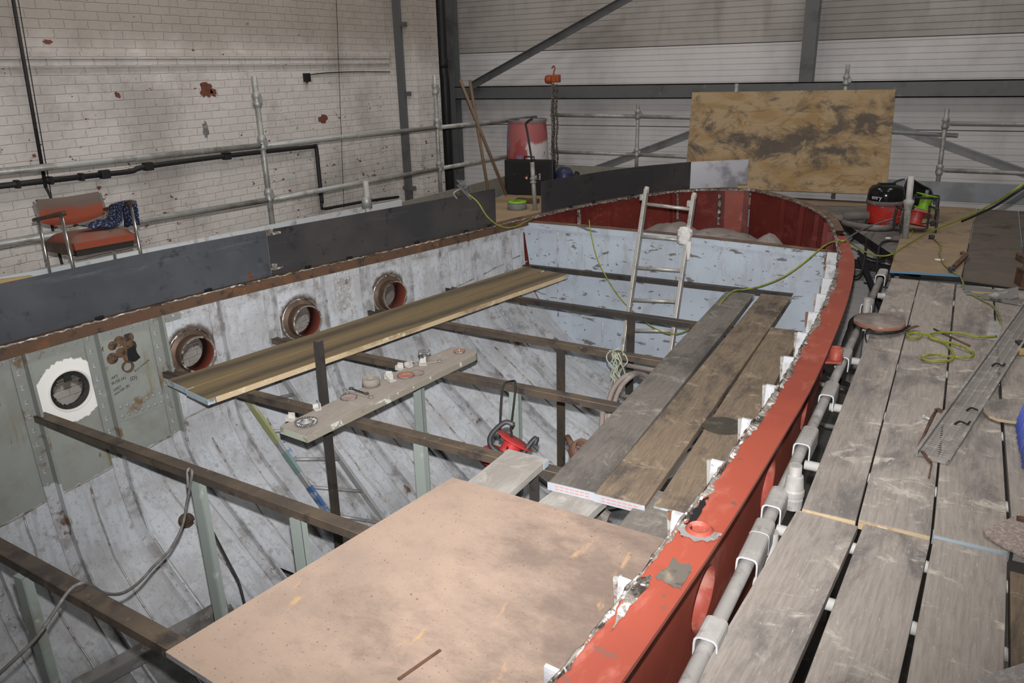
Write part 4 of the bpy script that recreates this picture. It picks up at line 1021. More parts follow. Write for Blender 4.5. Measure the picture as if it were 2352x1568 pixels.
P_ = [(XR, y1-dy, 0, 1.8, (1.06, .62), 0), (XR, y1, 0, RX(590, 175, XR).z, (1.05, .58, 1.42), 0), (XR, y2, 0, RX(1000, 172, XR).z, (1.03, .53, 1.42), 0)]
p3 = RY(1270, 263, 10.36); p4 = RY(1465, 266, 10.36)
R_ = []
for z_a, z_b, z_c in ((RX(0, 392, XR).z, RX(603, 334, XR).z, RX(1004, 293, XR).z), (RX(0, 556, XR).z, RX(612, 460, XR).z, RX(1005, 388, XR).z)):
    A = Vector((XR, y1-dy, z_a+(z_a-z_b)*.02)); R_ += [(A, Vector((XR, y1, z_b))), (Vector((XR, y1, z_b)), Vector((XR, y2, z_c))), (Vector((XR, y2, z_c)), Vector((-5.475, 10.34, z_c-.03)))]
rail_run('galvanised scaffold guard rail along the brick wall on the left', P_, R_, (XR, y1, 0))
pb = RY(1690, 200, 10.36); pc = RY(1942, 190, 10.40); pd = RY(2168, 300, 10.40)
P_ = [(p3.x, 10.36, 0, RY(1270, 175, 10.36).z, (1.02, .48), 0), (p4.x, 10.36, 0, RY(1465, 238, 10.36).z, (1.0, .5), 0), (pb.x, 10.40, 0, RY(1692, 192, 10.4).z, (.97, .5), 0)]
z1, z2 = RY(1300, 264, 10.36).z, RY(1300, 349, 10.36).z
R_ = [((p3.x, 10.36, z1), (p4.x, 10.36, RY(1460, 267, 10.36).z)), ((p4.x, 10.36, RY(1460, 267, 10.36).z), (pb.x, 10.40, .955)), ((p3.x, 10.36, z2), (p4.x, 10.36, .47)), ((p4.x, 10.36, .47), (pb.x, 10.40, .45))]
rail_run('galvanised guard rail across the back between drum and plywood', P_, R_, (p4.x, 10.36, 0))
zt3 = RY(2250, 284, 10.4).z; zt4 = RY(2250, 393, 10.4).z
P_ = [(pc.x, 10.44, 0, RY(1942, 148, 10.44).z, (1.40, .9), 0), (RY(2160, 390, 10.4).x, 10.40, 0, RY(2168, 250, 10.4).z, (zt3, zt4), pd.x-RY(2160, 390, 10.4).x)]
xx = RY(2165, 330, 10.4).x
R_ = [((xx, 10.40, zt3), (2.3, 10.40, zt3-.01)), ((xx-.03, 10.40, zt4), (2.3, 10.40, zt4-.02)), ((pb.x, 10.47, RY(2055, 300, 10.4).z+.06), (RY(2200, 312, 10.4).x, 10.455, RY(2200, 312, 10.4).z))]
rail_run('galvanised guard rail at the back right of the plywood sheet', P_, R_, (xx, 10.4, 0))
# ledger along the right deck with channel hooks and spigots
t = thing('scaffold_ledger', 'dusty galvanised ledger tube with channel hooks edging the right deck', 'scaffold tube', (-.44, 3.5, 0))
cl = [RZ(x, y, -.005) for x, y in ((1560, 1605), (1720, 1290), (1800, 1115), (1893, 930), (1960, 770), (2012, 660), (2060, 560))]
lx = lambda y: float(np.interp(y, [p.y for p in cl], [p.x for p in cl]))
A = Vector((lx(1.6)-.0, .6, -.02)); 
b = MB(); b.tube([Vector((lx(1.6)-.01, .5, -.012)), Vector((lx(1.7), 1.7, -.012)), Vector((lx(2.7), 2.7, -.012)), Vector((lx(4.5), 4.5, -.012)), Vector((lx(6.6), 6.6, -.012))], .0245, 16); b.build('ledger', M['galv_dusty'], t)
def hook(y, L):
    x = lx(y); b = MB(); w, h, th = .072, .062, .005; prof = []
    for k in range(9): a = PI*k/8; prof.append((w/2*math.copysign(min(1, abs(math.cos(a))**.6), math.cos(a)), .012+.028*math.sin(a)**.6))
    o_ = [(w/2, -.045)]+prof+[(-w/2, -.03)]
    i_ = [(q[0]*(1-2*th/w), q[1]-th if q[1] > 0 else q[1]) for q in o_][::-1]
    b.sweep([Vector((x, y, -.012)), Vector((lx(y+L), y+L, -.012))], o_+i_, [(Vector((1, 0, 0)), Vector((0, 0, 1)))]*2)
    b.m(1); b.sweep([Vector((x, y-.004, -.012)), Vector((x, y, -.012))], o_+i_, [(Vector((1.03, 0, 0)), Vector((0, 0, 1.03)))]*2)  # near lip of the hook: its lit edge is put into the colour
    b.build('channel_hook', [M['galv_dusty'], M['galv_edge']], t)
for px, py, L in ((1610, 1462, .11), (1725, 1283, .22), (1748, 1222, .10), (1792, 1165, .16), (1862, 1022, .20), (1912, 908, .20), (1955, 822, .17), (1995, 698, .16), (2035, 632, .22)):
    q = RZ(px, py, .028); hook(q.y, L)
def spigot(label, base, top, r=.024, cup=True, parent=None):
    b = MB(); b.tube([base, top], r, 16)
    if cup: b.lathe([(r, 0), (r+.012, .004), (r+.014, .045), (r+.004, .055), (r, .06)], base, (0, 0, 1), 16, False)
    b.lathe([(r-.004, .001), (r-.004, -.01), (0, -.01)], top, (0, 0, 1), 16)
    o = b.build('spigot' if parent else 'scaffold_tube', M['galv_dusty'], parent)
    if not parent: tag(o, label, 'scaffold tube')
    return o
q = RZ(1822, 1135, .0); spigot('', Vector((q.x+.0, q.y, -.06)), Vector((q.x-.002, q.y-.0, RY(1815, 1065, q.y).z)), .0245, True, t)
b = MB(); b.lathe([(.0255, .055), (.031, .05), (.037, -.005), (.041, -.012), (.041, -.035), (.03, -.04)], (q.x, q.y, .035), (0, 0, 1), 24, False); b.build('coupler', M['galv_dusty'], t)
q = RZ(1988, 725, -.0); spigot('', Vector((q.x-.0, q.y, -.1)), Vector((q.x, q.y, RY(1988, 684, q.y).z)), .0245, True, t)
# transoms under the boards, seen through the gaps
b = MB()
for y in (1.5, 1.9, 2.35, 2.72, 3.3, 4.0, 4.75, 5.5, 6.3): b.tube([(-.42, y, -.068), (1.3, y, -.068)], .022, 10)
b.build('transom', flat('bright_transom', (.62, .62, .60), .5), t)
for y, x in ((2.62, -.42), (5.6, -.40), (8.6, -.42)):
    b = MB(); b.tube([(x, y, -2.6), (x, y, -.02)], .0242, 12); b.build('standard', M['galv_dusty'], t)
# under-deck tubes between hull and deck
ut = thing('scaffold_tower', 'scaffold tubes and braces standing below the right deck', 'scaffold frame', (-.6, 6, -2.6))
b = MB(); 
q1 = RY(1860, 900, 7.6); q2 = RY(1850, 1010, 7.6)
b.tube([(q1.x, 7.6, -2.6), (q1.x, 7.6, -.3)], RT, 10); b.tube([(q1.x-.4, 7.55, -1.35), (q1.x+.7, 7.55, -1.35)], RT, 10); b.tube([(q1.x-.4, 7.5, -1.75), (q1.x+.7, 7.5, -1.75)], RT, 10); collar(b, (q1.x, 7.6, -1.35)); b.build('tube_frame', M['galv_dusty'], ut)
for A_, B_, w_, h_ in ((RY(1975, 590, 8.2), RY(2030, 690, 8.4)+Vector((0.12, .0, -.35)), .04, .05), (RY(1890, 850, 5.6), RY(1950, 885, 5.4), .02, .03), ((-.95, 8.4, -.30), (-.2, 8.1, -.30), .04, .06)):
    b = MB(); b.bar(A_, B_, w_, h_); b.build('brace', M['black_pipe'], ut)
b = MB(); xx = RY(2045, 620, 8.3).x
b.bar(RY(1985, 640, 8.9), RY(2060, 655, 8.9), .05, .06); b.build('brace', M['steel_mid'], ut)
# short tubes on the left deck
q = RX(838, 415, -4.9)
spigot('short galvanised tube standing in a flanged base behind the steel plates', Vector((q.x, q.y, .0)), Vector((q.x+.01, q.y, q.z)), .026, False)
b = MB(); b.lathe([(.026, 0), (.05, 0), (.045, .10), (.03, .11)], (q.x, q.y, RX(840, 470, -4.9).z-.03), (0, 0, 1), 14); o = b.build('tube_base', M['galv'], [x for x in bpy.data.objects if x.name.startswith('scaffold_tube')][-1])
base = RZ(1229, 482, .0); tt = Vector((base.x, base.y, RY(1222, 372, base.y).z))
st_ = MB(); st_.tube([base, tt+Vector((-.03, 0, 0))], .026, 14); collar(st_, base.lerp(tt, .62)+Vector((-.02, 0, 0)), .6)
o = st_.build('scaffold_tube', M['galv'], None, base); tag(o, 'upright galvanised tube in front of the black tool case', 'scaffold tube')
b = MB(); tp0 = tt+Vector((-.03, 0, 0)); b.tube(smooth_path([tp0, tp0+Vector((-.06, 0, .35)), RY(1208, 283, base.y), RY(1213, 276, base.y)+Vector((.06, .0, .02))], 5), .012, 8); tag(b.build('crowbar', M['black_pipe']), 'dark bent bar standing out of the upright tube by the drum', 'bar')
base = RZ(2079, 547, .03); tt = Vector((base.x, base.y, RY(2093, 404, base.y).z)); tx = RY(2093, 404, base.y).x
b = MB(); b.tube([base, Vector((tx, base.y, tt.z))], .028, 16); c = base.lerp(Vector((tx, base.y, tt.z)), .55); b.lathe([(.028, -.05), (.036, -.04), (.040, 0), (.05, .03), (.028, .05)], c, (0, 0, 1), 16)
tag(b.build('scaffold_tube', M['galv_dusty'], None, base), 'upright galvanised tube in front of the red vacuum cleaner', 'scaffold tube')
# ================================================================= loose things
# ---- armchair
def seat_mat():
    t = NT('dusty_orange_cloth'); ge = t.n('ShaderNodeNewGeometry'); pos = ge.outputs['Position']; sp = t.n('ShaderNodeSeparateXYZ'); t.l(pos, sp.inputs[0])
    n = t.noise(pos, 5, 5, .65)
    d = t.math('ADD', t.math('MULTIPLY', sp.outputs[2], 9.0), t.math('MULTIPLY', n, 1.2))
    bk = t.math('MULTIPLY', t.ramp(d, 7.35, 8.0), t.math('GREATER_THAN', sp.outputs[2], .655))
    c = t.mix(bk, (.215, .05, .026), (.11, .085, .072))
    up = t.n('ShaderNodeSeparateXYZ'); t.l(ge.outputs['Normal'], up.inputs[0])
    c = t.mix(t.math('MULTIPLY', t.ramp(up.outputs[2], .5, .95), t.ramp(n, .40, .6, .3, .85)), c, (.14, .105, .09))
    return t.out(c, .9)
M['seat_cloth'] = seat_mat()
M['chrome'] = flat('chrome_leg', (.55, .54, .52), .22, .9)
M['chair_wood'] = dirty('dark_chair_wood', (.075, .042, .028), [((.12, .09, .07), 9, .5, .7)], .55)
M['chair_under'] = flat('chair_underside', (.02, .017, .015), .8)
fwd = Vector((.987, -.163, 0)); rgt = Vector((.163, .987, 0))     # sitter faces fwd; rgt = viewer's right
q = Vector((-5.18, 3.17, 0)); CZ = .16; wd = .228
t = thing('armchair', 'worn orange armchair with chrome legs on the left deck', 'chair', (q.x, q.y, CZ))
def ch(f, r, z): return Vector((q.x, q.y, CZ))+fwd*f+rgt*r+Vector((0, 0, z))
def armz(f): return .555+.095*(f+.25)/.5
for s in (-1, 1):
    for f in (-.19, .20):
        b = MB(); b.tube([ch(f+(-.02 if f < 0 else .03), s*wd, 0), ch(f, s*wd, armz(f)+.005)], .0115, 12); b.build('leg', M['chrome'], t)
    b = MB(); P_ = [(-.25, .020), (-.1, .024), (.1, .024), (.22, .022), (.255, .014)]
    b.grid([[ch(f, s*wd-w, armz(f)), ch(f, s*wd-w, armz(f)+.018), ch(f, s*wd-w*.6, armz(f)+.024), ch(f, s*wd+w*.6, armz(f)+.024), ch(f, s*wd+w, armz(f)+.018), ch(f, s*wd+w, armz(f)), ch(f, s*wd-w, armz(f))] for f, w in P_], False)
    for f, w in (P_[0], P_[-1]): b.add([ch(f, s*wd-w, armz(f)), ch(f, s*wd-w, armz(f)+.018), ch(f, s*wd-w*.6, armz(f)+.024), ch(f, s*wd+w*.6, armz(f)+.024), ch(f, s*wd+w, armz(f)+.018), ch(f, s*wd+w, armz(f))], [(0, 1, 2, 3, 4, 5)])
    b.build('armrest', M['chair_wood'], t)
    b = MB(); b.bar(ch(-.20, s*(wd-.018), .385), ch(.20, s*(wd-.018), .41), .018, .07); b.build('side_rail', M['chair_wood'], t)
rows = []; N = 14
for i, (f, ztop, zbot) in enumerate([(-.21+.44*k/10, 0, 0) for k in range(11)]):
    u = i/10; row = []
    for k in range(N+1):
        r = -.20+.40*k/N; e = 1-abs(2*k/N-1)**6; ed = 1-abs(2*u-1)**8
        row.append(ch(f, r, .42+.03*u+.055*(e*ed)**.6-.015*math.sin(PI*k/N)*math.sin(PI*u)))
    rows.append(row)
b = MB(); b.grid(rows, True); low = [[p-Vector((0, 0, .05)) if 0 else Vector((p.x, p.y, CZ+.405)) for p in r] for r in rows]
b.grid([rows[-1], low[-1]], True); b.grid([[r[0] for r in rows], [r[0] for r in low]], True); b.grid([[r[-1] for r in rows], [r[-1] for r in low]], True); b.grid([rows[0], low[0]], True)
b.build('seat', M['seat_cloth'], t)
b = MB(); b.prism([ch(-.20, -.19, .34), ch(.215, -.19, .36), ch(.215, .19, .36), ch(-.20, .19, .34)], (0, 0, .05)); b.build('seat_base', M['chair_under'], t)
b = MB(); 
for sd in (0, 1):
    rows = []
    for i in range(9):
        v = i/8; row = []
        for k in range(21):
            u = -1+2*k/20; cv = .05*u*u; zz = .545+.145*v; zz -= (1-v)*.045*(1-u*u); zz += v*(.014*abs(u)**1.5)
            th_ = .022*(1-abs(u)**8)*(1-abs(2*v-1)**8)**.5
            row.append(ch(-.215-.03*v-.02+cv+(th_ if sd else -th_), u*.212, zz))
        rows.append(row)
    b.grid(rows, True)
o = b.build('backrest', M['seat_cloth'], t)
for s in (-1, 1):
    b = MB(); b.bar(ch(-.185, s*.222, .54), ch(-.225, s*.222, .69), .010, .020, fwd); b.build('back_bracket', M['chrome'], t)
# blue spotted cloth on the chair arm
def cloth_mat():
    t = NT('spotted_navy_cloth'); co = t.coord(False); v = t.n('ShaderNodeTexVoronoi'); t.l(co, v.inputs['Vector']); v.inputs['Scale'].default_value = 62
    c = t.mix(t.ramp(v.outputs['Distance'], .30, .24), (.014, .022, .060), (.34, .38, .46)); return t.out(c, .9)
M['cloth'] = cloth_mat()
b = MB(); rows = []
for i in range(26):
    u = i/25; row = []
    for k in range(12):
        v = k/11; f = -.06+.24*v+.015*math.sin(7*u); at_ = armz(f)+.030
        if u < .2: p = ch(f+.01, wd+.042, at_-.17+.17*(u/.2))
        elif u < .34: p = ch(f, wd+.042-.084*(u-.2)/.14, at_+.006*math.sin(PI*(u-.2)/.14))
        elif u < .66: p = ch(f+.05*(u-.34), wd-.042-.03*(u-.34)/.32-.008*math.sin(u*9+v*4), at_-(at_-.525)*(u-.34)/.32)
        else: w_ = (u-.66)/.34; p = ch(f+.02*w_, wd-.075-.20*w_*(1-.55*v), .525-.012*w_+.008*math.sin(9*v+7*w_))
        row.append(p+Vector((.005*math.sin(13*v+5*u), .004*math.cos(11*v), .004*math.sin(17*v+3*u))))
    rows.append(row)
b.grid(rows, True); o = b.build('cloth', M['cloth'], None, ch(0, wd, .4)); tag(o, 'navy spotted cloth draped over the armchair arm', 'cloth')
o.modifiers.new('thickness', 'SOLIDIFY').thickness = .004
# ---- drum
def drum_mat():
    t = NT('paint_splashed_drum'); ge = t.n('ShaderNodeNewGeometry'); pos = ge.outputs['Position']; sp = t.n('ShaderNodeSeparateXYZ'); t.l(pos, sp.inputs[0])
    n = t.noise(pos, 3.4, 5, .6, (1, 1, .55), .3); n2 = t.noise(pos, 4.2, 5, .62, (1, 1, .5), .3, (5, 2, 1))
    c = t.mix(t.ramp(n, .44, .50), (.27, .055, .055), (.32, .10, .10))
    side = t.ramp(t.math('ADD', sp.outputs[0], t.math('MULTIPLY', t.math('SUBTRACT', n2, .5), .5)), -5.13, -5.09)
    c = t.mix(t.math('MULTIPLY', side, t.ramp(t.math('ADD', sp.outputs[2], t.math('MULTIPLY', n, .35)), .90, .84)), c, (.50, .47, .48))
    bl = t.math('MULTIPLY', t.ramp(sp.outputs[0], -5.14, -5.26), t.ramp(n2, .50, .56)); c = t.mix(bl, c, (.10, .24, .42))
    c = t.mix(t.math('MULTIPLY', t.ramp(t.math('ADD', sp.outputs[2], t.math('MULTIPLY', n2, .2)), 1.0, 1.06), .9), c, (.20, .20, .19))
    c = t.mix(t.ramp(t.noise(pos, 14, 5, .7, (1, 1, .3)), .62, .72), c, (.10, .06, .06)); return t.out(c, .6)
M['drum'] = drum_mat()
q = RY(1213, 440, 9.66); dz = RY(1213, 275, 9.66).z
t = thing('oil_drum', 'tall drum splashed red, white and blue behind the black case', 'drum', (q.x, 9.66, 0))
b = MB(); H_ = dz
b.lathe([(0, .0), (.255, .0), (.27, .03), (.284, .25), (.292, H_*.42), (.290, H_*.6), (.282, H_*.8), (.268, H_*.94), (.262, H_*.965), (.272, H_*.98), (.272, H_), (.255, H_), (.255, H_-.03), (0, H_-.03)], (q.x, 9.66, 0), (0, 0, 1), 40, True, .98); b.build('drum_body', M['drum'], t)
b = MB(); b.lathe([(.271, H_-.005), (.276, H_+.006), (.268, H_+.008)], (q.x, 9.66, 0), (0, 0, 1), 40); b.build('drum_rim', M['steel_mid'], t)
# ---- tool case
cA, cB = RY(1163, 446, 9.32), RY(1276, 440, 9.45); Ht = RY(1215, 366, 9.36).z
d = Vector((cB.x-cA.x, .10, 0)); wdt = d.length; d.normalize(); n_ = Vector((-d.y, d.x, 0)); mid = Vector(((cA.x+cB.x)/2, 9.36, 0))
t = thing('tool_case', 'black plastic tool case standing in front of the drum', 'case', mid, (0, 0, math.atan2(d.y, d.x)))
Hc = Ht-.0
def lbuild(b, name, mat, par): return local(b.build(name, mat), par)
b = MB(); b.box((0, .0, Hc/2), (wdt, .075, Hc), None, .02); 
for k in range(13): b.box((0, -.038, .06+k*(Hc-.12)/12), (wdt*.62, .006, .012), None, .002)
lbuild(b, 'case_shell', M['black'], t)
b = MB(); b.box((0, .07, Hc/2), (wdt*.98, .06, Hc*.98), None, .018); lbuild(b, 'case_shell', M['black'], t)
b = MB(); b.tube([(-.07, 0, Hc-.005), (-.07, 0, Hc+.035), (.07, 0, Hc+.035), (.07, 0, Hc-.005)], .010, 8); lbuild(b, 'handle', M['black'], t)
b = MB()
for s in (-1, 1): b.box((s*wdt*.42, -.036, Hc*.5), (.02, .012, Hc*.8), None, .004); b.box((s*wdt*.28, 0, .0), (.06, .09, .014))
lbuild(b, 'case_rib', M['black'], t)
M['white_print'] = flat('white_print', (.62, .62, .62), .5); M['red_print'] = flat('red_print', (.5, .06, .04), .5)
b = MB(); b.prism([(-.055, -.0425, Hc*.50), (-.02, -.0425, Hc*.56), (-.01, -.0425, Hc*.52)], (0, -.002, 0)); lbuild(b, 'logo_mark', M['red_print'], t)
b = MB(); b.prism([(-.05, -.0425, Hc*.495), (-.012, -.0425, Hc*.515), (-.02, -.0425, Hc*.45)], (0, -.002, 0)); lbuild(b, 'logo_mark', M['white_print'], t)
o = text('FE', .07, (.06, -.0425, Hc*.46), (1, 0, 0), (0, 0, 1), M['white_print'], 'logo_text', None); local(o, t)
o = text('MAX', .04, (.175, -.0425, Hc*.45), (0, 0, 1), (-1, 0, 0), M['white_print'], 'logo_text', None); local(o, t)
# things beside the case
q = RY(1296, 408, 9.6)
b = MB(); b.lathe([(.0, .14), (.06, .135), (.10, .11), (.12, .06), (.125, 0), (.128, -.08), (.122, -.2)], (q.x, 9.6, .22), (0, 0, 1), 24); b.lathe([(.122, .07), (.16, .06), (.158, .05), (.12, .055)], (q.x-.0, 9.6, .15), (0, -.3, 1), 24)
o = b.build('helmet', dirty('navy_helmet', (.025, .03, .075), [((.07, .07, .09), 9, .55, .7)], .4), None, (q.x, 9.6, 0)); tag(o, 'dark blue face shield helmet beside the black tool case', 'helmet')
q = RY(1326, 396, 9.7); b = MB(); b.tube([(q.x-.12, 9.7, .02), (q.x-.06, 9.72, .16), (q.x, 9.7, q.z)], [.03, .03, .035], 12); b.lathe([(.05, 0), (.05, .03), (0, .03)], (q.x-.12, 9.7, 0), (0, 0, 1), 14)
tag(b.build('torch_handle', M['black'], None, (q.x, 9.7, 0)), 'black handle of a tool leaning right of the helmet', 'tool')
q = RZ(1188, 478, .01)
t = thing('hose_coil', 'coil of flat grey hose with a lime top on the tan sheet', 'hose coil', (q.x, q.y, 0))
b = MB(); b.lathe([(.05, 0), (.115, 0), (.118, .01), (.118, .075), (.05, .075)], (q.x, q.y, .002), (0, 0, 1), 28); b.build('coil', dirty('grey_hose', (.14, .14, .145), [((.2, .2, .2), 30, .5, .6, (1, 1, 6))], .7), t)
M['lime'] = dirty('lime_plastic', (.22, .42, .03), [((.16, .30, .03), 7, .5, .7)], .4)
b = MB(); b.lathe([(.04, .078), (.12, .078), (.121, .092), (.10, .10), (.05, .098)], (q.x, q.y, .002), (0, 0, 1), 28); b.build('coil_top', M['lime'], t)
b = MB(); b.box((q.x-.10, q.y+.45, .03), (.30, .10, .05)); tag(b.build('timber_offcut', M['rust'], None), 'brown timber offcut on the left deck behind the steel plate end', 'offcut')
b = MB(); b.box((RZ(1150, 437, .02).x, RZ(1150, 437, .02).y, .05), (.35, .12, .08), Matrix.Rotation(.4, 3, 'Z')); tag(b.build('timber_offcut', M['pole_wood'], None), 'brown timber offcut at the foot of the two leaning poles', 'offcut')
# ---- poles
for lab, top, ft in (('wooden pole leaning right, the more slanted of the two poles by the corner', (1057, 184), (1163, 448)), ('wooden pole nearly upright, crossing the slanted pole by the corner', (1079, 184), (1121, 436))):
    f = RZ(ft[0], ft[1], .0); f.y = min(f.y, 9.4)
    f = RX(ft[0], ft[1], -5.16 if ft[0] < 1150 else -5.08); tpz = RX(top[0], top[1], -5.55 if ft[0] > 1150 else -5.56)
    f.z = max(f.z, 0.0)
    b = MB(); b.tube([f, tpz], .0185, 10); tag(b.build('wooden_pole', M['pole_wood'], None, f), lab, 'pole', 'poles leaning by the hall corner')
# ---- chain hoist
q = RY(1272, 182, 10.26); zb_ = RY(1278, 380, 10.26).z
t = thing('chain_hoist', 'orange chain hoist hanging on the rail post behind the drum', 'hoist', q)
M['orange'] = dirty('orange_hoist', (.34, .07, .02), [((.16, .05, .03), 12, .5, .65)], .5)
b = MB(); b.lathe([(0, -.07), (.05, -.07), (.058, -.05), (.058, .0), (.045, .02), (0, .02)], q+Vector((-.05, 0, 0)), (1, 0, 0), 18); b.box(q+Vector((.035, 0, .01)), (.11, .09, .10), None, .012); b.build('hoist_body', M['orange'], t)
b = MB(); b.tube(smooth_path([q+Vector((0, 0, .05)), q+Vector((0, 0, .10)), q+Vector((.02, 0, .14)), q+Vector((0, 0, .175)), q+Vector((-.03, 0, .15))], 4), .010, 8); b.build('hook', M['orange'], t)
M['chain'] = dirty('chain_steel', (.10, .08, .065), [((.2, .18, .16), 30, .5, .6)], .5, .5)
def chain(pts, r, b, link=.035):
    P = smooth_path(pts, 12); d = 0; k = 0; last = P[0]; acc = 0
    for a, c in zip(P, P[1:]):
        s = (c-a).length; acc += s
        if acc >= link:
            acc = 0; tdir = (c-a).normalized(); u = tdir.orthogonal().normalized(); w = tdir.cross(u)
            if k % 2: u, w = w, u
            L_ = link*.75; ring = []
            for j in range(8): an = 2*PI*j/8; ring.append(c+tdir*math.cos(an)*L_+u*math.sin(an)*r*2.2)
            b.tube(ring, r, 4, False, True); k += 1
for dx in (-.02, .0, .05):
    b = MB(); zz = [q.z-.06+(zb_-q.z)*k/40*(1.0 if dx != .05 else .95) for k in range(41)]; chain([Vector((q.x+dx+.01*math.sin(k*.4), 10.26-.01*(dx > .04), z)) for k, z in enumerate(zz)], .006, b); b.build('chain', M['chain'], t)
# ---- vacuum cleaner
q = RZ(2036, 522, .012); vx, vy = q.x-.055, q.y+.17
t = thing('vacuum_cleaner', 'red and black tub vacuum cleaner on the far right deck', 'vacuum cleaner', (vx, vy, .012))
M['vac_red'] = dirty('dusty_red_plastic', (.42, .028, .022), [((.34, .10, .09), 6, .5, .68), ((.30, .16, .14), 14, .58, .7)], .4)
M['vac_dust'] = dirty('dusty_band', (.12, .10, .095), [((.2, .17, .16), 9, .5, .65)], .8)
sc_ = .94
b = MB(); b.lathe([(0, .01), (.165*sc_, .01), (.172*sc_, .03), (.178*sc_, .19), (.18*sc_, .20)], (vx, vy, .02), (0, 0, 1), 40); b.build('tub', M['vac_red'], t)
b = MB(); b.lathe([(.182*sc_, .20), (.192*sc_, .205), (.194*sc_, .235), (.186*sc_, .245)], (vx, vy, .02), (0, 0, 1), 40); b.build('band', M['vac_dust'], t)
b = MB(); b.lathe([(.186*sc_, .245), (.188*sc_, .30), (.178*sc_, .35), (.15*sc_, .385), (.10*sc_, .398), (.06, .40), (0, .398)], (vx, vy, .02), (0, 0, 1), 40); b.build('dome_lid', M['black_gloss'], t)
b = MB(); b.box((vx, vy, .425), (.16, .03, .022), Matrix.Rotation(.5, 3, 'Z'), .008); b.lathe([(.022, .0), (.018, .03), (0, .032)], (vx-.07, vy-.05, .41), (0, 0, 1), 12); b.build('carry_handle', M['black'], t)
b = MB()
for a in (.6, 2.2, 3.7, 5.3): b.lathe([(0, -.012), (.03, -.012), (.034, 0), (.03, .012), (0, .012)], (vx+math.cos(a)*.15, vy+math.sin(a)*.15, .032), (math.cos(a+1.57), math.sin(a+1.57), 0), 14)
b.build('castor', M['black'], t)
vd = (Vector((0, 0, 0))+Vector((CPOS.x-vx, CPOS.y-vy, 0))).normalized(); ang0 = math.atan2(vd.y, vd.x)
# lettering round the lid
for k, chh in enumerate('enry'):
    a = ang0-.80+.155*k; p = Vector((vx+math.cos(a)*.1795, vy+math.sin(a)*.1795, .285)); 
    text(chh, .06, p, (-math.sin(a), math.cos(a), .12), (-math.cos(a)*.15, -math.sin(a)*.15, 1), M['white_print'], 'lettering', t)
M['hose_grey'] = dirty('dusty_hose', (.13, .115, .11), [((.20, .18, .17), 8, .5, .65)], .85)
# coiled suction hose lying left of the vacuum
hb = MB(); hp_ = []
for k in range(60):
    a = 2.2+k*.115; r = .20+.02*math.sin(k*.3); hp_.append(Vector((vx-.10+math.cos(a)*r*1.15, vy-.22+math.sin(a)*r*.9, .045+.035*(k > 38)*min(1, (k-38)/8))))
hb.tube(hp_, [.028+.003*(k % 2) for k in range(60)], 10); o = hb.build('suction_hose', M['hose_grey'], t); tag(o, 'dusty grey suction hose')
hb = MB(); hb.tube([Vector((vx-.36, vy-.20, .10)), Vector((vx-.12, vy-.16, .12))], [.045, .04], 14); hb.build('hose_cuff', M['hose_grey'], t)
# ---- cable reels
M['reel_red'] = dirty('red_reel', (.40, .03, .03), [((.30, .12, .11), 9, .5, .68)], .45)
M['frame_black'] = dirty('black_tube_frame', (.03, .03, .034), [((.09, .085, .08), 14, .55, .7)], .45)
def reel(name, label, c, ax, r, w, drum_mat, frame_axes, cable=None, tilt=None, fr=True):
    t = thing(name, label, 'cable reel', c); c = Vector(c); ax = Vector(ax).normalized()
    b = MB()
    for s in (-1, 1): b.lathe([(0, 0), (r, 0), (r+.004, .004*s), (r, .008*s), (0, .008*s)] if s > 0 else [(0, 0), (r, 0), (r+.004, -.004), (r, -.008), (0, -.008)], c+ax*s*w/2, ax, 30)
    b.lathe([(r*.5, -w/2), (r*.5, w/2)], c, ax, 24); b.build('reel_drum', drum_mat, t)
    if fr:
        U, V = Vector(frame_axes[0]).normalized(), Vector(frame_axes[1]).normalized(); b = MB()
        for s in (-1, 1):
            o_ = c+ax*s*(w/2+.05); R_ = r*1.18
            loop = [o_+U*R_*.55+V*R_, o_-U*R_*.55+V*R_, o_-U*R_+V*R_*.6, o_-U*R_-V*R_*.7, o_-U*R_*.8-V*R_, o_+U*R_*.8-V*R_, o_+U*R_-V*R_*.7, o_+U*R_+V*R_*.6]
            b.tube(loop, .011, 8, False, True)
        for u, v in ((-1, -.85), (1, -.85), (0, 1)):
            b.tube([c+ax*(w/2+.05)+U*R_*u*.95+V*R_*v, c-ax*(w/2+.05)+U*R_*u*.95+V*R_*v], .011, 8)
        b.tube([c-ax*(w/2+.05), c+ax*(w/2+.05)], .012, 8); b.build('reel_frame', M['frame_black'], t)
    return t
M['cable_red'] = flat('reel_cable', (.25, .03, .03), .5)
q = RZ(2098, 535, .012); c = Vector((q.x, q.y+.02, .155))
t = reel('cable_reel', 'red cable reel in a black tube frame in front of the vacuum cleaner', c, (.15, .25, 1), .125, .11, M['reel_red'], ((.86, .5, 0), (0, 0, 1)), fr=False)
b = MB(); ax_ = Vector((.9, .4, 0)).normalized(); px_ = Vector((-.4, .9, 0)).normalized()
for s in (-1, 1):
    o_ = c+px_*s*.10+Vector((0, 0, -.02)); b.tube(smooth_path([o_-ax_*.155+Vector((0, 0, .12)), o_-ax_*.16+Vector((0, 0, -.06)), o_-ax_*.13+Vector((0, 0, -.115)), o_+ax_*.13+Vector((0, 0, -.115)), o_+ax_*.16+Vector((0, 0, -.06)), o_+ax_*.155+Vector((0, 0, .12))], 4), .0115, 8)
b.tube([c-ax_*.155+px_*.10+Vector((0, 0, .10)), c-ax_*.155-px_*.10+Vector((0, 0, .10))], .0115, 8); b.tube([c+ax_*.155+px_*.10+Vector((0, 0, .10)), c+ax_*.155-px_*.10+Vector((0, 0, .10))], .0115, 8); b.build('reel_frame', M['frame_black'], t)
q = RZ(2112, 505, .012); c = Vector((q.x+.03, q.y+.05, .20))
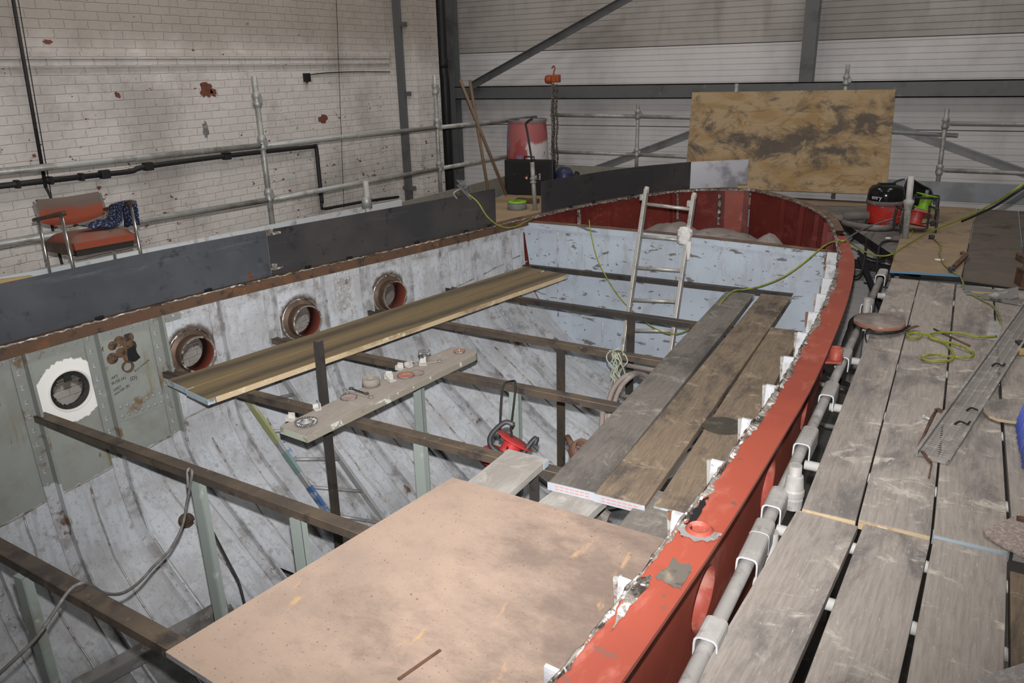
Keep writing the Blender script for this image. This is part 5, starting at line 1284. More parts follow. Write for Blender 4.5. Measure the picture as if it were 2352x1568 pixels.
t = reel('cable_reel', 'lime green cable reel with black legs behind the red reel', c, (0.2, .1, 1), .115, .13, M['lime'], ((.86, .5, 0), (0, 0, 1)), fr=False)
b = MB()
for sx_, sy_ in ((-1, -1), (1, -1), (1, 1), (-1, 1)): b.tube([c+Vector((sx_*.11, sy_*.09, .05)), Vector((c.x+sx_*.12, c.y+sy_*.10, .012))], .014, 8)
b.tube([c+Vector((-.11, -.09, .05)), c+Vector((.11, -.09, .05)), c+Vector((.11, .09, .05)), c+Vector((-.11, .09, .05))], .012, 8, False, True); b.build('reel_frame', M['frame_black'], t)
b = MB(); b.lathe([(.02, 0), (.018, .05), (0, .052)], c+Vector((0, 0, .07)), (0, 0, 1), 12); b.build('crank', M['steel_mid'], t)
# curved black panel behind
q = RY(2105, 475, 9.35); b = MB(); rows = []
prof = [(2066, 478), (2068, 455), (2077, 425), (2088, 403), (2100, 412), (2120, 424), (2137, 433), (2143, 445), (2141, 460), (2136, 475)]
ctr = RY(2104, 452, 9.35)
def panel(th, sc): return [ctr+(RY(x, y, 9.35)-ctr)*sc+Vector((0, th, 0)) for x, y in smooth_px] 
P2_ = smooth_path([Vector((x, y, 0)) for x, y in prof], 4); smooth_px = [(p.x, p.y) for p in P2_]
ring0 = panel(.03, .97); ring1 = panel(0, 1.0); ring2 = panel(.045, .82); ring3 = panel(.075, .45); ring4 = panel(.085, .06)
for A in (ring0, ring1, ring2, ring3, ring4): A.append(A[0])
b.grid([ring0, ring1, ring2, ring3, ring4], True); o = b.build('seat_shell', M['black'], None, (ctr.x, 9.35, 0)); o.modifiers.new('thickness', 'SOLIDIFY').thickness = .012
tag(o, 'curved black plastic seat shell standing behind the green cable reel', 'seat shell')
# plugs and small bits on the far deck
b = MB(); q = RZ(2143, 512, .06); b.box(q, (.05, .05, .045), None, .008); b.tube([q, q+Vector((-.06, .01, -.01)), q+Vector((-.16, .02, -.03))], .006, 6); tag(b.build('plug', M['black']), 'black plug on the deck right of the cable reels', 'plug')
b = MB(); q = RZ(2140, 544, .05); b.box(q, (.05, .04, .035), None, .008); tag(b.build('plug', M['black']), 'black plug lying nearer, below the lime cable on the plywood', 'plug')
def scrap(name, label, cat, px, py, z, size, mat, rot=0.0):
    q = RZ(px, py, z); b = MB(); rg = random.Random(int(px)); P = []
    for k in range(8): a = 2*PI*k/8; P.append(q+Matrix.Rotation(rot, 3, 'Z') @ Vector((math.cos(a)*size[0]*(.7+.4*rg.random()), math.sin(a)*size[1]*(.7+.4*rg.random()), 0)))
    b.prism(P, (0, 0, .006)); tag(b.build(name, mat, None, q), label, cat)
M['paper'] = flat('white_paper', (.68, .67, .65), .8)
scrap('paper_scrap', 'small white paper scrap on the blue-edged plywood', 'paper', 2157, 597, .032, (.04, .035), M['paper'], .4)
scrap('paper_scrap', 'small white scrap on the dusty panel by the upright tube', 'paper', 2040, 547, .01, (.03, .03), M['paper'])
# rusty clamp tool
t = thing('clamp', 'rusty clamp lying on the plywood by the blue edge', 'clamp', RZ(2205, 600, .032))
b = MB(); a, c = RZ(2192, 612, .05), RZ(2219, 586, .05); b.bar(a, c, .035, .02); b.build('clamp_bar', M['rust_scrap'], t)
b = MB(); b.tube([RZ(2183, 622, .05), a], .012, 8); b.box(RZ(2186, 617, .05), (.05, .03, .03), None, .006); b.build('clamp_jaw', M['frame_black'], t)
b = MB(); b.tube([c, RZ(2212, 580, .06), RZ(2206, 582, .05)], .014, 8); b.build('clamp_handle', M['rust_scrap'], t)
# stack of metal strips at the sheet edge
b = MB()
for k in range(4): a, c = RZ(2207+4*k, 655+6*k, .0+.012), RZ(2318-6*k, 672+4*k, .012); b.bar(a, c, .022, .012)
tag(b.build('metal_strips', M['steel_mid']), 'bundle of thin metal strips at the edge of the dark plywood', 'metal strips')
b = MB(); b.bar(RZ(2230, 672, .012), RZ(2300, 676, .012), .02, .02); tag(b.build('timber_lath', M['yellow_wood']), 'short wooden lath in front of the metal strips', 'lath')
b = MB(); P = [RZ(2268, 678, .03), RZ(2300, 668, .05), RZ(2338, 662, .08), RZ(2340, 685, .03), RZ(2318, 690, .02)]; b.prism(P, (0, 0, .01)); b.box(RZ(2310, 688, .015), (.3, .10, .02), Matrix.Rotation(-.3, 3, 'Z')); tag(b.build('foil_wrap', dirty('crumpled_foil', (.22, .21, .20), [((.4, .4, .4), 18, .55, .65), ((.08, .07, .065), 9, .55, .65)], .5, .3)), 'crumpled grey foil wrap by the perforated tray', 'foil')
# ---- round plate with straps on the deck edge
q = RZ(2019, 744, .03); b = MB(); 
t = thing('round_plate', 'round dusty wooden disc lying on the right deck edge', 'disc', q)
b.lathe([(0, .030), (.142, .030), (.150, .026), (.152, .012), (.15, .004), (0, .002)], q, (0, -.02, 1), 44); o = b.build('disc', dirty('dusty_disc', (.20, .165, .15), [((.27, .235, .22), 6, .5, .65)], .8), t)
b = MB(); b.lathe([(.128, .0305), (.150, .027), (.153, .014), (.151, .004)], q, (0, -.02, 1), 44); b.build('disc_rim', dirty('disc_rim', (.24, .12, .085), [((.42, .32, .22), 9, .48, .62)], .7), t)
b = MB(); P = smooth_path([RZ(2090, 752, .02), RZ(2060, 764, .02), RZ(2020, 768, .025), RZ(1992, 762, .03), RZ(1988, 775, .0), RZ(1993, 790, -.03)], 5); rows = []
for i, p in enumerate(P): w = .02+.012*math.sin(i*.5); rows.append([p+Vector((0, -w, .004)), p+Vector((.0, w, .006+.006*math.sin(i)))])
b.grid(rows, True); o = b.build('strap', M['black'], None); o.modifiers.new('thickness', 'SOLIDIFY').thickness = .004; tag(o, 'black cloth strip along the near edge of the round disc', 'strap')
b = MB(); b.bar(RZ(2052, 765, .02), RZ(2108, 748, .03), .022, .005); tag(b.build('saw_blade', M['rust_scrap']), 'dark curved blade on the deck by the round disc', 'blade')
b = MB(); b.tube(smooth_path([RZ(1985, 728, .02), RZ(1962, 738, .0), RZ(1955, 765, -.02), RZ(1946, 790, -.06), RZ(1938, 806, -.10)], 5), [.03]*10+[.034]*6+[.03]*5, 12); tag(b.build('gun_nozzle', M['black']), 'black hose end hanging over the ledger beside the round disc', 'hose')
# ---- perforated tray
a0, a1 = Vector((.065, 3.44, .0)), Vector((.62, 6.45, .0)); dr = (a1-a0).normalized(); pr = Vector((dr.y, -dr.x, 0)); wt = .115
t = thing('cable_tray', 'perforated galvanised cable tray lying across the right deck boards', 'cable tray', a0)
def tr(u, w, z): return a0+dr*u+pr*w+Vector((0, 0, z))
Lt = (a1-a0).length
M['tray'] = dirty('dusty_tray', (.30, .28, .265), [((.40, .39, .38), 12, .5, .65), ((.20, .18, .165), 5, .52, .7)], .6, .2)
b = MB(); step = .022; nrow = int(Lt/step)
cols = [(-wt/2, -.044), (-.044, -.018), (-.018, -.010), (-.010, .016), (.016, .024), (.024, .048), (.048, wt/2)]
for i in range(nrow):
    u = i*step
    for j, (w0, w1) in enumerate(cols):
        if j in (1, 3, 5):   # slotted columns: a slot is left open in every step
            b.add([tr(u+.009, w0, .008), tr(u+step, w0, .008), tr(u+step, w1, .008), tr(u+.009, w1, .008)], [(0, 1, 2, 3)])
    
for j, (w0, w1) in enumerate(cols):
    if j not in (1, 3, 5): b.add([tr(0, w0, .008), tr(Lt, w0, .008), tr(Lt, w1, .008), tr(0, w1, .008)], [(0, 1, 2, 3)])
b.build('tray_bed', M['tray'], t)
M['dark_under'] = flat('tray_shadow_backing', (.09, .082, .076), .8)
for s in (-1, 1):
    b = MB(); prof = [(0, .006), (0, .030), (-.012, .030), (-.012, .026), (-.003, .026), (-.003, .006)] if s < 0 else [(0, .006), (0, .030), (.012, .030), (.012, .026), (.003, .026), (.003, .006)]
    b.sweep([tr(0, s*wt/2, 0), tr(Lt, s*wt/2, 0)], [(p_[0]*1.0, p_[1]) for p_ in prof], [(pr, Vector((0, 0, 1)))]*2); b.build('tray_flange', M['tray'], t)
b = MB(); b.box(tr(.0, .02, .012), (.07, .006, .018), Matrix.Rotation(math.atan2(pr.y, pr.x), 3, 'Z')); b.build('tray_lip', M['tray'], t)
for k, (u, w) in enumerate(((.42, .0), (.62, .01), (1.35, -.01))):
    b = MB(); p = tr(u, w, .014); b.tube(smooth_path([p, p+Vector((.02, .03, .006)), p+Vector((.05, .02, .002)), p+Vector((.06, .05, .004))], 4), .005, 6)
    tag(b.build('wire_offcut', M['black'], None, p), ('black wire offcut on the tray near its near end', 'black wire offcut on the tray second from its near end', 'black wire offcut farther up the tray')[k], 'wire offcut', 'wire offcuts on the cable tray')
b = MB(); b.box(RZ(2284, 758, .004), (.07, .42, .004), Matrix.Rotation(-.06, 3, 'Z')); tag(b.build('metal_plate', M['galv_dusty']), 'flat grey metal plate beside the perforated tray', 'plate')
# rusty bent strip, screws
b = MB(); P = [RZ(2151, 942, .02), RZ(2140, 960, .03), RZ(2122, 1000, .022), RZ(2110, 1023, .012), RZ(2118, 1036, .01), RZ(2138, 1062, .01), RZ(2140, 1066, .012), RZ(2134, 1097, .006)]
b.tube(P[:4], [.006, .008, .006, .006], 6); b.bar(P[4], P[5], .014, .006); b.tube(P[5:], .004, 6); b.bar(RZ(2150, 938, .01), RZ(2170, 946, .01), .03, .004); tag(b.build('bent_strip', M['rust_scrap']), 'bent rusty strip at the near end of the tray', 'scrap strip')
b = MB(); a, c = RZ(2122, 956, .012), RZ(2136, 962, .012); b.tube([a, c], .0035, 6); b.lathe([(.008, 0), (.008, .004), (0, .004)], a, (a-c), 8); tag(b.build('screw', M['galv_edge']), 'bright screw on the boards left of the tray', 'screw')
b = MB(); b.tube([RZ(2145, 755, .006), RZ(2228, 794, .006)], .006, 6); tag(b.build('metal_rod', M['rust_scrap']), 'thin rusty rod lying across a board gap', 'rod')
# rounded offcut, carpet piece, brush
b = MB(); px = [(2352, 922), (2290, 922), (2268, 924), (2256, 930), (2258, 945), (2272, 960), (2292, 968), (2320, 972), (2352, 976)]
P = [RZ(x, y, .012) for x, y in px]; P += [P[-1]+Vector((.2, 0, 0)), P[0]+Vector((.2, 0, 0))]; b.prism(P, (0, 0, .014))
for i in range(2, len(b.f)): b.mi[i] = 1
tag(b.build('board_offcut', [M['board'], M['board_edge']]), 'board offcut with a rounded corner at the right frame edge', 'offcut')
b = MB(); px = [(2258, 1222), (2262, 1232), (2300, 1255), (2352, 1282), (2420, 1310), (2440, 1190), (2352, 1178), (2316, 1196), (2270, 1216)]
b.prism([RZ(x, y, .006) for x, y in px], (0, 0, .010)); tag(b.build('carpet_piece', dirty('carpet_offcut', (.30, .245, .225), [((.40, .35, .33), 60, .48, .6), ((.2, .16, .145), 90, .55, .65)], .95)), 'brown carpet offcut at the right frame edge', 'carpet')
b = MB(); b.tube([RZ(2336, 1189, .025), RZ(2380, 1196, .025)], .010, 8); tag(b.build('metal_rod', M['rust_scrap']), 'dark rod end lying on the carpet offcut', 'rod')
b = MB(); P = [RZ(x, y, .004) for x, y in ((2228, 1568), (2260, 1555), (2352, 1525), (2440, 1500), (2460, 1640), (2200, 1640))]; b.prism(P, (0, 0, .006)); tag(b.build('carpet_piece', dirty('grey_carpet', (.28, .265, .255), [((.36, .345, .33), 60, .48, .6)], .95)), 'grey carpet offcut in the lower right corner', 'carpet')
M['blue_plastic'] = dirty('blue_plastic', (.10, .14, .55), [((.16, .2, .6), 14, .5, .65)], .45)
A = RZ(2338, 905, .16); t = thing('broom', 'blue broom head standing on its bristles at the right frame edge', 'broom', (A.x+.05, A.y-.1, 0))
q0, q1 = RZ(2345, 1000, .0), RZ(2340, 1060, 0)
s0 = Vector((.425, 3.55, 0)); b = MB(); b.box(s0+Vector((.01, .22, .125)), (.05, .50, .035), Matrix.Rotation(-.05, 3, 'Z'), .006); b.build('broom_head', M['blue_plastic'], t)
b = MB(); rg = random.Random(3)
for k in range(46):
    y = -.02+.48*k/46
    for x in (-.015, .02): p = s0+Vector((x+.012*(.5-k/46), y, .11)); e = p+Vector((rg.uniform(-.012, .0)-.008, rg.uniform(-.01, .01), -.105)); b.tube([p, e], [.0045, .006], 5)
o = b.build('bristles', M['blue_plastic'], t)
for (lab, px, py, mt, sz) in (('brown timber block right of the tray', 2346, 805, 'yellow_wood', (.10, .05, .03)), ('dark metal clip right of the tray', 2344, 785, 'frame_black', (.09, .08, .02)), ('rust-brown bracket beside the dark plywood at the right frame edge', 2345, 600, 'rust_scrap', (.12, .14, .05)), ('brown metal flange standing at the right end of the tray', 2338, 655, 'rust', (.03, .14, .12))):
    q = RZ(px, py, .02); b = MB(); b.box((q.x+sz[0]*.3, q.y, sz[2]/2+.002+(.024 if q.y > 6.5 else 0)), sz, Matrix.Rotation(.3, 3, 'Z'), .005); tag(b.build('scrap_block', M[mt], None), lab, 'scrap')
# ================================================================= ladders
M['alu'] = dirty('aluminium', (.40, .385, .36), [((.28, .26, .24), 8, .5, .65), ((.52, .51, .50), 20, .6, .7)], .45, .4)
M['alu_dull'] = dirty('dull_aluminium', (.34, .345, .35), [((.24, .235, .23), 8, .5, .65)], .5, .3)
def ladder(label, bl, br, tl, tr_, rungs, sw, sd, mats, rr=.015, fw=None):
    """bl/br/tl/tr_: stile ends; rungs: fractions along"""
    t = thing('ladder', label, 'ladder', bl); bl, br, tl, tr_ = map(Vector, (bl, br, tl, tr_))
    nrm = (tr_-tl).cross(tl-bl).normalized()
    for (a, c, mt) in ((bl, tl, mats[0]), (br, tr_, mats[1])):
        b = MB(); b.bar(a, c, sw, sd, nrm, .004); b.build('stile', mt, t)
    for f in rungs:
        b = MB(); b.tube([bl.lerp(tl, f), br.lerp(tr_, f)], rr, 12); b.build('rung', mats[2], t)
    return t, nrm
# ladder standing in the hull against the bulkhead
YT, YBm = 6.30, 5.72
tl, tr_ = RY(1483, 440, YT), RY(1592, 452, YT)
sl = (YT-YBm)/1.5
def ly(z): return YBm+(YT-YBm)*(z+.85)/1.45
def onl(px, py):
    p = RY(px, py, 6.1)
    for _ in range(8): p = RY(px, py, ly(p.z))
    return p
tl, tr_ = onl(1485, 436), onl(1594, 450); bl, br = onl(1430, 812), onl(1540, 812)
bl = bl+(bl-tl)*.22; br = br+(br-tr_)*.22
fr = lambda a, c, px, py: (onl(px, py)-a).dot(c-a)/(c-a).length_squared
rg_ = [fr(bl, tl, 1478, 468), fr(bl, tl, 1468, 542), fr(bl, tl, 1456, 614), fr(bl, tl, 1446, 688), fr(bl, tl, 1438, 758)]; d_ = rg_[-2]-rg_[-1]; rg_.append(rg_[-1]-d_); rg_.append(rg_[-1]-d_)
lad, ln = ladder('aluminium ladder leaning against the pale bulkhead inside the hull', bl, br, tl, tr_, [f for f in rg_ if f > .01], .030, .062, (M['alu'], M['alu'], M['alu']), .0145)
for p in (tl, tr_): b = MB(); b.lathe([(0, .03), (.02, .025), (.024, 0), (.022, -.03)], p, (tl-bl), 12); b.box(p+Vector((-.03, -.02, -.06)), (.03, .05, .05), None, .005); b.build('end_cap', M['alu'], lad)
# rag tied on the stile
c = onl(1580, 540); b = MB(); rg = random.Random(14); rows = []
for i in range(11):
    a_ = -PI/2+PI*i/10; row = []
    for k in range(18): th_ = 2*PI*k/18; r = (.042+.034*rg.random())*math.cos(a_)**.5 if abs(math.cos(a_)) > 1e-6 else 0; row.append(c+Vector((-.02, -.03, .0))+Vector((math.cos(th_)*r, math.sin(th_)*r*.9, .075*math.sin(a_))))
    row.append(row[0]); rows.append(row)
b.grid(rows, True); tail = [c+Vector((.02, -.05, -.04)), c+Vector((.03, -.06, -.12)), c+Vector((.03, -.055, -.19))]; rows = [[p+Vector((-.03+.01*i, 0, 0)), p+Vector((0, -.018, 0)), p+Vector((.025-.008*i, 0, 0))] for i, p in enumerate(tail)]; b.grid(rows, True)
o = b.build('rag', dirty('white_rag', (.60, .585, .57), [((.48, .46, .45), 14, .5, .65)], .9), None, c); tag(o, 'white rag tied round the stile of the aluminium ladder', 'rag')
# second ladder lying against the left bilge
YA = 3.55
A1, A2 = RX(565, 915, -3.72), RX(760, 1195, -2.9)
def onp(px, py, x): return RX(px, py, x)
p_tl = hullhit(553, 895, .05); p_bl = hullhit(776, 1212, .05); p_tr = hullhit(650, 868, .05); p_br = hullhit(912, 1240, .05)
t2, _ = ladder('paint-stained aluminium ladder lying in the left bilge under the beams', p_bl, p_br, p_tl, p_tr, [.10, .30, .50, .70, .90], .020, .06, (M['alu_dull'], M['alu_dull'], M['alu_dull']), .012)
for s_, (f0, f1, colr) in enumerate(((.62, .97, (.27, .285, .13)), (.40, .55, (.17, .25, .235)), (.02, .30, (.045, .11, .26)))):
    b = MB(); n2 = (p_tr-p_tl).cross(p_tl-p_bl).normalized(); n2 = n2 if n2.dot(CPOS-p_tl) > 0 else -n2
    b.bar(p_bl.lerp(p_tl, f0), p_bl.lerp(p_tl, f1), .022, .0625, n2); b.build('paint_stain', dirty('ladder_stain', colr, [((.34, .35, .35), 7, .5, .66)], .5), t2)
dn = (p_bl-p_tl).normalized(); 
acr = (p_tl-p_tr).normalized(); 
for ch_, f in (('S', .60), ('M', .53), ('T', .47)):
    p = p_bl.lerp(p_tl, f); toC = (CPOS-p).normalized(); sd = dn.cross(toC).normalized()
    text(ch_, .045, p+n2*.0325-sd*.034, -sd if False else sd, -dn, flat('blue_ink', (.04, .12, .42), .5) if ch_ == 'S' else bpy.data.materials['blue_ink'], 'stile_letter', t2)
# ================================================================= tools on the tool plank
M['wire'] = dirty('wire_bristle', (.16, .155, .155), [((.42, .42, .42), 60, .5, .6)], .4, .6)
M['shiny'] = flat('bright_steel', (.62, .63, .65), .2, .9)
M['disc_dust'] = dirty('dusty_grinding_disc', (.28, .225, .205), [((.25, .20, .185), 14, .5, .65)], .8)
M['disc_dark'] = dirty('dark_disc_rim', (.09, .075, .08), [((.2, .17, .16), 20, .5, .6)], .7)
M['disc_red'] = dirty('red_grinding_disc', (.36, .13, .10), [((.28, .24, .16), 12, .5, .65)], .7)
def pu(px, py): 
    q = RZ(px, py, ZB+.047); return q
def wire_wheel(label, c, r):
    t = thing('wire_brush', label, 'wire brush', c); b = MB()
    for k in range(26):
        a = 2*PI*k/26; d = Vector((math.cos(a), math.sin(a), 0)); s = Vector((-d.y, d.x, 0))
        b.tube([c+d*r*.52+Vector((0, 0, .008)), c+d*r*.75+s*.004+Vector((0, 0, .012)), c+d*r+s*.002+Vector((0, 0, .008))], [.003, .005, .0065], 5)
    b.build('bristles', M['wire'], t); b = MB(); b.lathe([(r*.58, .006), (r*.56, .013), (r*.3, .016), (r*.28, .026), (r*.14, .027), (r*.13, .008)], c, (0, 0, 1), 24); b.build('hub', M['alu_dull'], t)
    b = MB(); b.lathe([(r*.2, .016), (r*.2, .03), (0, .031)], c, (0, 0, 1), 6, False); b.build('nut', M['shiny'], t); return t
wire_wheel('twisted wire wheel at the near end of the tool plank', pu(704, 972), .058)
t = thing('wire_brush', 'shiny wire cup brush standing bristles up on the tool plank', 'wire brush', pu(976, 826)); c = pu(976, 828)
b = MB(); b.lathe([(.016, 0), (.020, .012), (.030, .02), (.032, .034), (.026, .036)], c, (0, 0, 1), 22); b.build('cup', M['shiny'], t)
b = MB()
for k in range(22): a = 2*PI*k/22; d = Vector((math.cos(a), math.sin(a), 0)); b.tube([c+d*.028+Vector((0, 0, .032)), c+d*.037+Vector((0, 0, .064))], [.003, .0042], 5)
b.build('bristles', M['wire'], t)
def disc(label, px, py, r, m1, m2, z=.0):
    c = pu(px, py)+Vector((0, 0, z)); t = thing('grinding_disc', label, 'disc', c); b = MB(); b.lathe([(r, .0), (r, .004), (r*.88, .0045)], c, (0, 0, 1), 32); b.build('disc_rim', m2, t)
    b = MB(); b.lathe([(r*.885, .0046), (r*.3, .005), (r*.1, .003), (0, .003)], c, (0, 0, 1), 32); b.build('disc_face', m1, t); return t
disc('dusty thin cutting disc beside the spanners on the tool plank', 801, 913, .048, M['disc_dust'], M['disc_dark'])
disc('red-flecked grinding disc, left of the overlapping pair on the tool plank', 932, 863, .052, M['disc_red'], M['disc_dark'], .003)
disc('grinding disc, right of the overlapping pair on the tool plank', 957, 857, .047, M['disc_dust'], M['disc_dark'], -.001)
t = disc('red wire wheel with spindle at the far end of the tool plank', 1055, 808, .038, M['disc_red'], M['wire'], .004)
b = MB(); b.lathe([(.006, .006), (.006, .022), (0, .023)], pu(1055, 808), (0, 0, 1), 10); b.build('spindle', M['shiny'], t)
c = pu(853, 884); t = thing('tape_roll', 'dusty roll of strapping on the tool plank', 'roll', c); b = MB(); b.lathe([(.022, .0), (.05, 0), (.052, .02), (.05, .042), (.04, .046), (.022, .044), (.022, 0)], c, (0, 0, 1), 28); b.build('roll', M['tooldust'], t)
b = MB(); b.lathe([(.020, .045), (.047, .0475)], c, (0, 0, 1), 28); b.build('roll_side', dirty('roll_side', (.30, .285, .245), [((.2, .19, .165), 30, .5, .6, (6, 6, 1))], .8), t)
def spanner(label, a, c, w=.009, mat=None):
    t = thing('spanner', label, 'spanner', a); b = MB(); b.bar(a, c, w, .005, (0, 0, 1)); 
    for p in (a, c): b.lathe([(.0075, 0), (.0145, 0), (.0145, .008), (.0075, .008), (.0075, 0)], p-Vector((0, 0, .002)), (0, 0, 1), 14)
    b.build('spanner_body', mat or M['tooldust'], t); b = MB(); b.lathe([(.0072, .0062), (.0147, .0064)], c-Vector((0, 0, 0)), (0, 0, 1), 14); b.lathe([(.0072, .0062), (.0147, .0064)], a, (0, 0, 1), 14); b.build('bright_ring', M['shiny'], t)
spanner('long ring spanner on the tool plank', pu(793, 899)+Vector((0, 0, .004)), pu(852, 913)+Vector((0, 0, .004)))
spanner('short dark-handled spanner behind the long ring spanner', pu(807, 896)+Vector((0, 0, .010)), pu(842, 906)+Vector((0, 0, .006)), .012, M['frame_black'])
spanner('thin spanner at the far side of the tool plank near the cup brush', pu(948, 840)+Vector((0, 0, .005)), pu(1010, 831)+Vector((0, 0, .005)), .008)
M['clip'] = dirty('white_clip', (.44, .43, .41), [((.36, .34, .32), 30, .5, .62)], .6)
for k, (px, py, r_, lab) in enumerate(((668, 965, .3, 'white angle clip at the near corner of the tool plank, by the wire wheel'), (728, 940, -.5, 'white angle clip with a hole on the near part of the tool plank'), (893, 868, .5, 'white angle clip beside the strapping roll'), (900, 875, 1.2, 'white angle clip lying tipped in front of the strapping roll clip'), (918, 848, .2, 'white angle clip behind the overlapping discs'), (938, 842, -.3, 'white angle clip with a round hole right of the clip behind the discs'), (972, 838, .6, 'white angle clip against the wire cup brush'))):
    c = pu(px, py); R = Matrix.Rotation(r_, 3, 'Z'); b = MB(); s0_ = len(b.v)
    b.box((0, 0, .003), (.045, .035, .004)); b.box((0, .016, .02), (.036, .004, .036)); b.lathe([(0, .0), (.007, 0)], (0, .0135, .022), (0, -1, 0), 12); b.box((-.02, 0, .014), (.004, .03, .024))
    b.xf(Matrix.Translation(c) @ R.to_4x4()); 
    tag(b.build('angle_clip', M['clip'], None, c), lab, 'clip', 'white angle clips on the tool plank')
# ================================================================= inside the hull: reel, hoses, rope
c = RY(1172, 1030, 3.25); 
t = reel('cable_reel', 'red cable reel in a black frame hanging inside the hull', c, (.35, .45, .85), .105, .09, M['reel_red'], ((.86, .5, 0), (0, 0, 1)), fr=False)
U = (CR*1.0+CU*.0); Vv = CU; b = MB()
o_ = c+(CPOS-c).normalized()*.05
b.tube(smooth_path([o_+U*.07+Vv*(-.09), o_-U*.06+Vv*(-.02), o_-U*.105+Vv*.02, o_-U*.10+Vv*.075, o_-U*.03+Vv*.14, o_+U*.02+Vv*.125], 4), .015, 8)
b.tube(smooth_path([o_+U*.05+Vv*(-.05), o_+U*.115+Vv*.035, o_+U*.14+Vv*.055, o_+U*.13+Vv*.02], 4), .015, 8); b.tube([c-U*.12-Vv*.10, c+U*.16-Vv*.11], .014, 8); b.build('reel_frame', M['frame_black'], t)
b = MB(); cq = c-U*.10-Vv*.05; b.lathe([(0, .0), (.07, 0), (.07, .03), (0, .03)], cq, (.3, -.2, .9), 22); b.build('reel_drum', M['reel_red'], t)
hookp = RY(1168, 874, 3.67)
b = MB(); b.tube(smooth_path([RY(1148, 1005, 3.40), RY(1150, 940, 3.55), RY(1153, 900, 3.62), RY(1160, 880, 3.65), Vector((hookp.x, 3.70, ZB+.012)), RY(1184, 880, 3.65), RY(1180, 930, 3.6), RY(1174, 980, 3.4), RY(1175, 1000, 3.3), RY(1165, 1030, 3.2)], 8), .0065, 8); tag(b.build('cable', M['rubber']), 'black cable looped over a beam down to the red reel in the hull', 'cable')
# grey cables over the near beams
M['cable_grey'] = dirty('grey_cable', (.13, .125, .12), [((.2, .195, .19), 20, .5, .65)], .6)
b = MB(); P = [RX(432, 1120, -2.98), RX(431, 1082, -2.98), RZ(437, 1078, ZB+.012), RZ(441, 1090, ZB+.004), RX(430, 1150, -3.0), RX(418, 1210, -3.05), RX(390, 1262, -3.02), RX(355, 1298, -2.95), RX(318, 1338, -2.85), RX(280, 1362, -2.75), RX(240, 1362, -2.68), RX(212, 1346, -2.62), RZ(190, 1338, ZB+.02), RZ(160, 1355, ZB+.01), RX(128, 1400, -2.6), RX(80, 1468, -2.62), RX(0, 1545, -2.66), RX(-60, 1600, -2.7)]
b.tube(smooth_path(P, 7), .0068, 8)
tag(b.build('cable', M['cable_grey']), 'grey cable draped over the two nearest beams', 'cable')
b = MB(); b.tube(smooth_path([RX(490, 1222, -3.1), RX(525, 1290, -3.05), RX(548, 1335, -2.98), RX(562, 1385, -2.9)], 6), .0058, 8); tag(b.build('cable', M['rubber']), 'black cable hanging behind the grey-green stanchion above the particle board', 'cable')
# hoses and rope by the ladder
M['hose_brown'] = dirty('brown_grey_hose', (.20, .165, .15), [((.28, .25, .235), 8, .5, .66)], .7)
b = MB()
for off, dx in ((0, 0), (.03, 14)):
    b.tube(smooth_path([RY(1388+dx, 985, 4.05+off), RY(1396+dx, 930, 4.15+off), RY(1412+dx, 888, 4.25+off), RY(1440+dx, 862, 4.35+off), RY(1470, 858+dx*.5, 4.5+off), RY(1495, 872+dx*.5, 4.6+off), RY(1520, 905+dx*.5, 4.75+off)], 6), .0165, 10)
tag(b.build('hose', M['hose_brown']), 'pair of grey-brown hoses arching by the foot of the ladder', 'hose')
b = MB()
for a, c2 in (((1378, 1000), (1384, 945)), ((1398, 1000), (1400, 950))): b.tube([RY(a[0], a[1]+40, 3.75), RY(c2[0], c2[1], 3.85)], .0165, 10)
tag(b.build('hose', M['hose_brown']), 'hose lengths passing down behind the fourth beam', 'hose')
b = MB(); 
for k, yy in enumerate((4.75, 4.95)): b.tube([RY(1420, 835+k*72, yy), RY(1600, 868+k*72, yy)], .017, 10)
tag(b.build('pipe', M['hose_brown']), 'pair of reddish pipes lying behind the hoses in the hull', 'pipe')
M['rope'] = dirty('pale_green_rope', (.33, .36, .28), [((.24, .25, .2), 30, .5, .62)], .9)
b = MB(); rg = random.Random(31)
for k in range(9):
    x0 = 1402+rg.uniform(0, 28); P = [Vector((RY(x0, 803, 4.45).x, 4.45, ZB+.006))]
    for j in range(6): P.append(RY(x0+rg.uniform(-11, 11)+j*1.0, 816+j*16+rg.uniform(-4, 4), 4.395+.03*rg.random()))
    b.tube(smooth_path(P, 4), .0045, 6)
b.tube(smooth_path([RY(1400, 806, 4.41), Vector((RY(1410, 800, 4.46).x, 4.47, ZB+.008)), RY(1425, 800, 4.5), RY(1432, 815, 4.41)], 5), .005, 6)
tag(b.build('rope', M['rope']), 'pale green rope tied in loops over a beam near the ladder', 'rope')
b = MB(); c = RY(1325, 1040, 3.3); b.lathe([(.05, 0), (.055, .04), (.05, .08), (.04, .08), (.04, 0)], c, (.5, -.3, .6), 20); b.tube([c, c+Vector((-.10, .09, .03))], .018, 10); tag(b.build('scrap_pipe', M['rust_scrap']), 'rusty pipe piece lying in the bilge left of the long planks', 'scrap')
b = MB(); a = RY(1395, 1170, 2.72)
b.bar(RX(1375, 1215, -1.25), RX(1392, 1180, -1.22)+Vector((0, 0, .02)), .05, .02, (0, -1, .3)); b.bar(Vector((-1.3, 2.45, -.62)), Vector((-.95, 2.95, -.60)), .14, .03); b.build; tag(b.build('scrap_timber', M['board_grey']), 'grey timber scraps below the planks by the particle board', 'scrap')
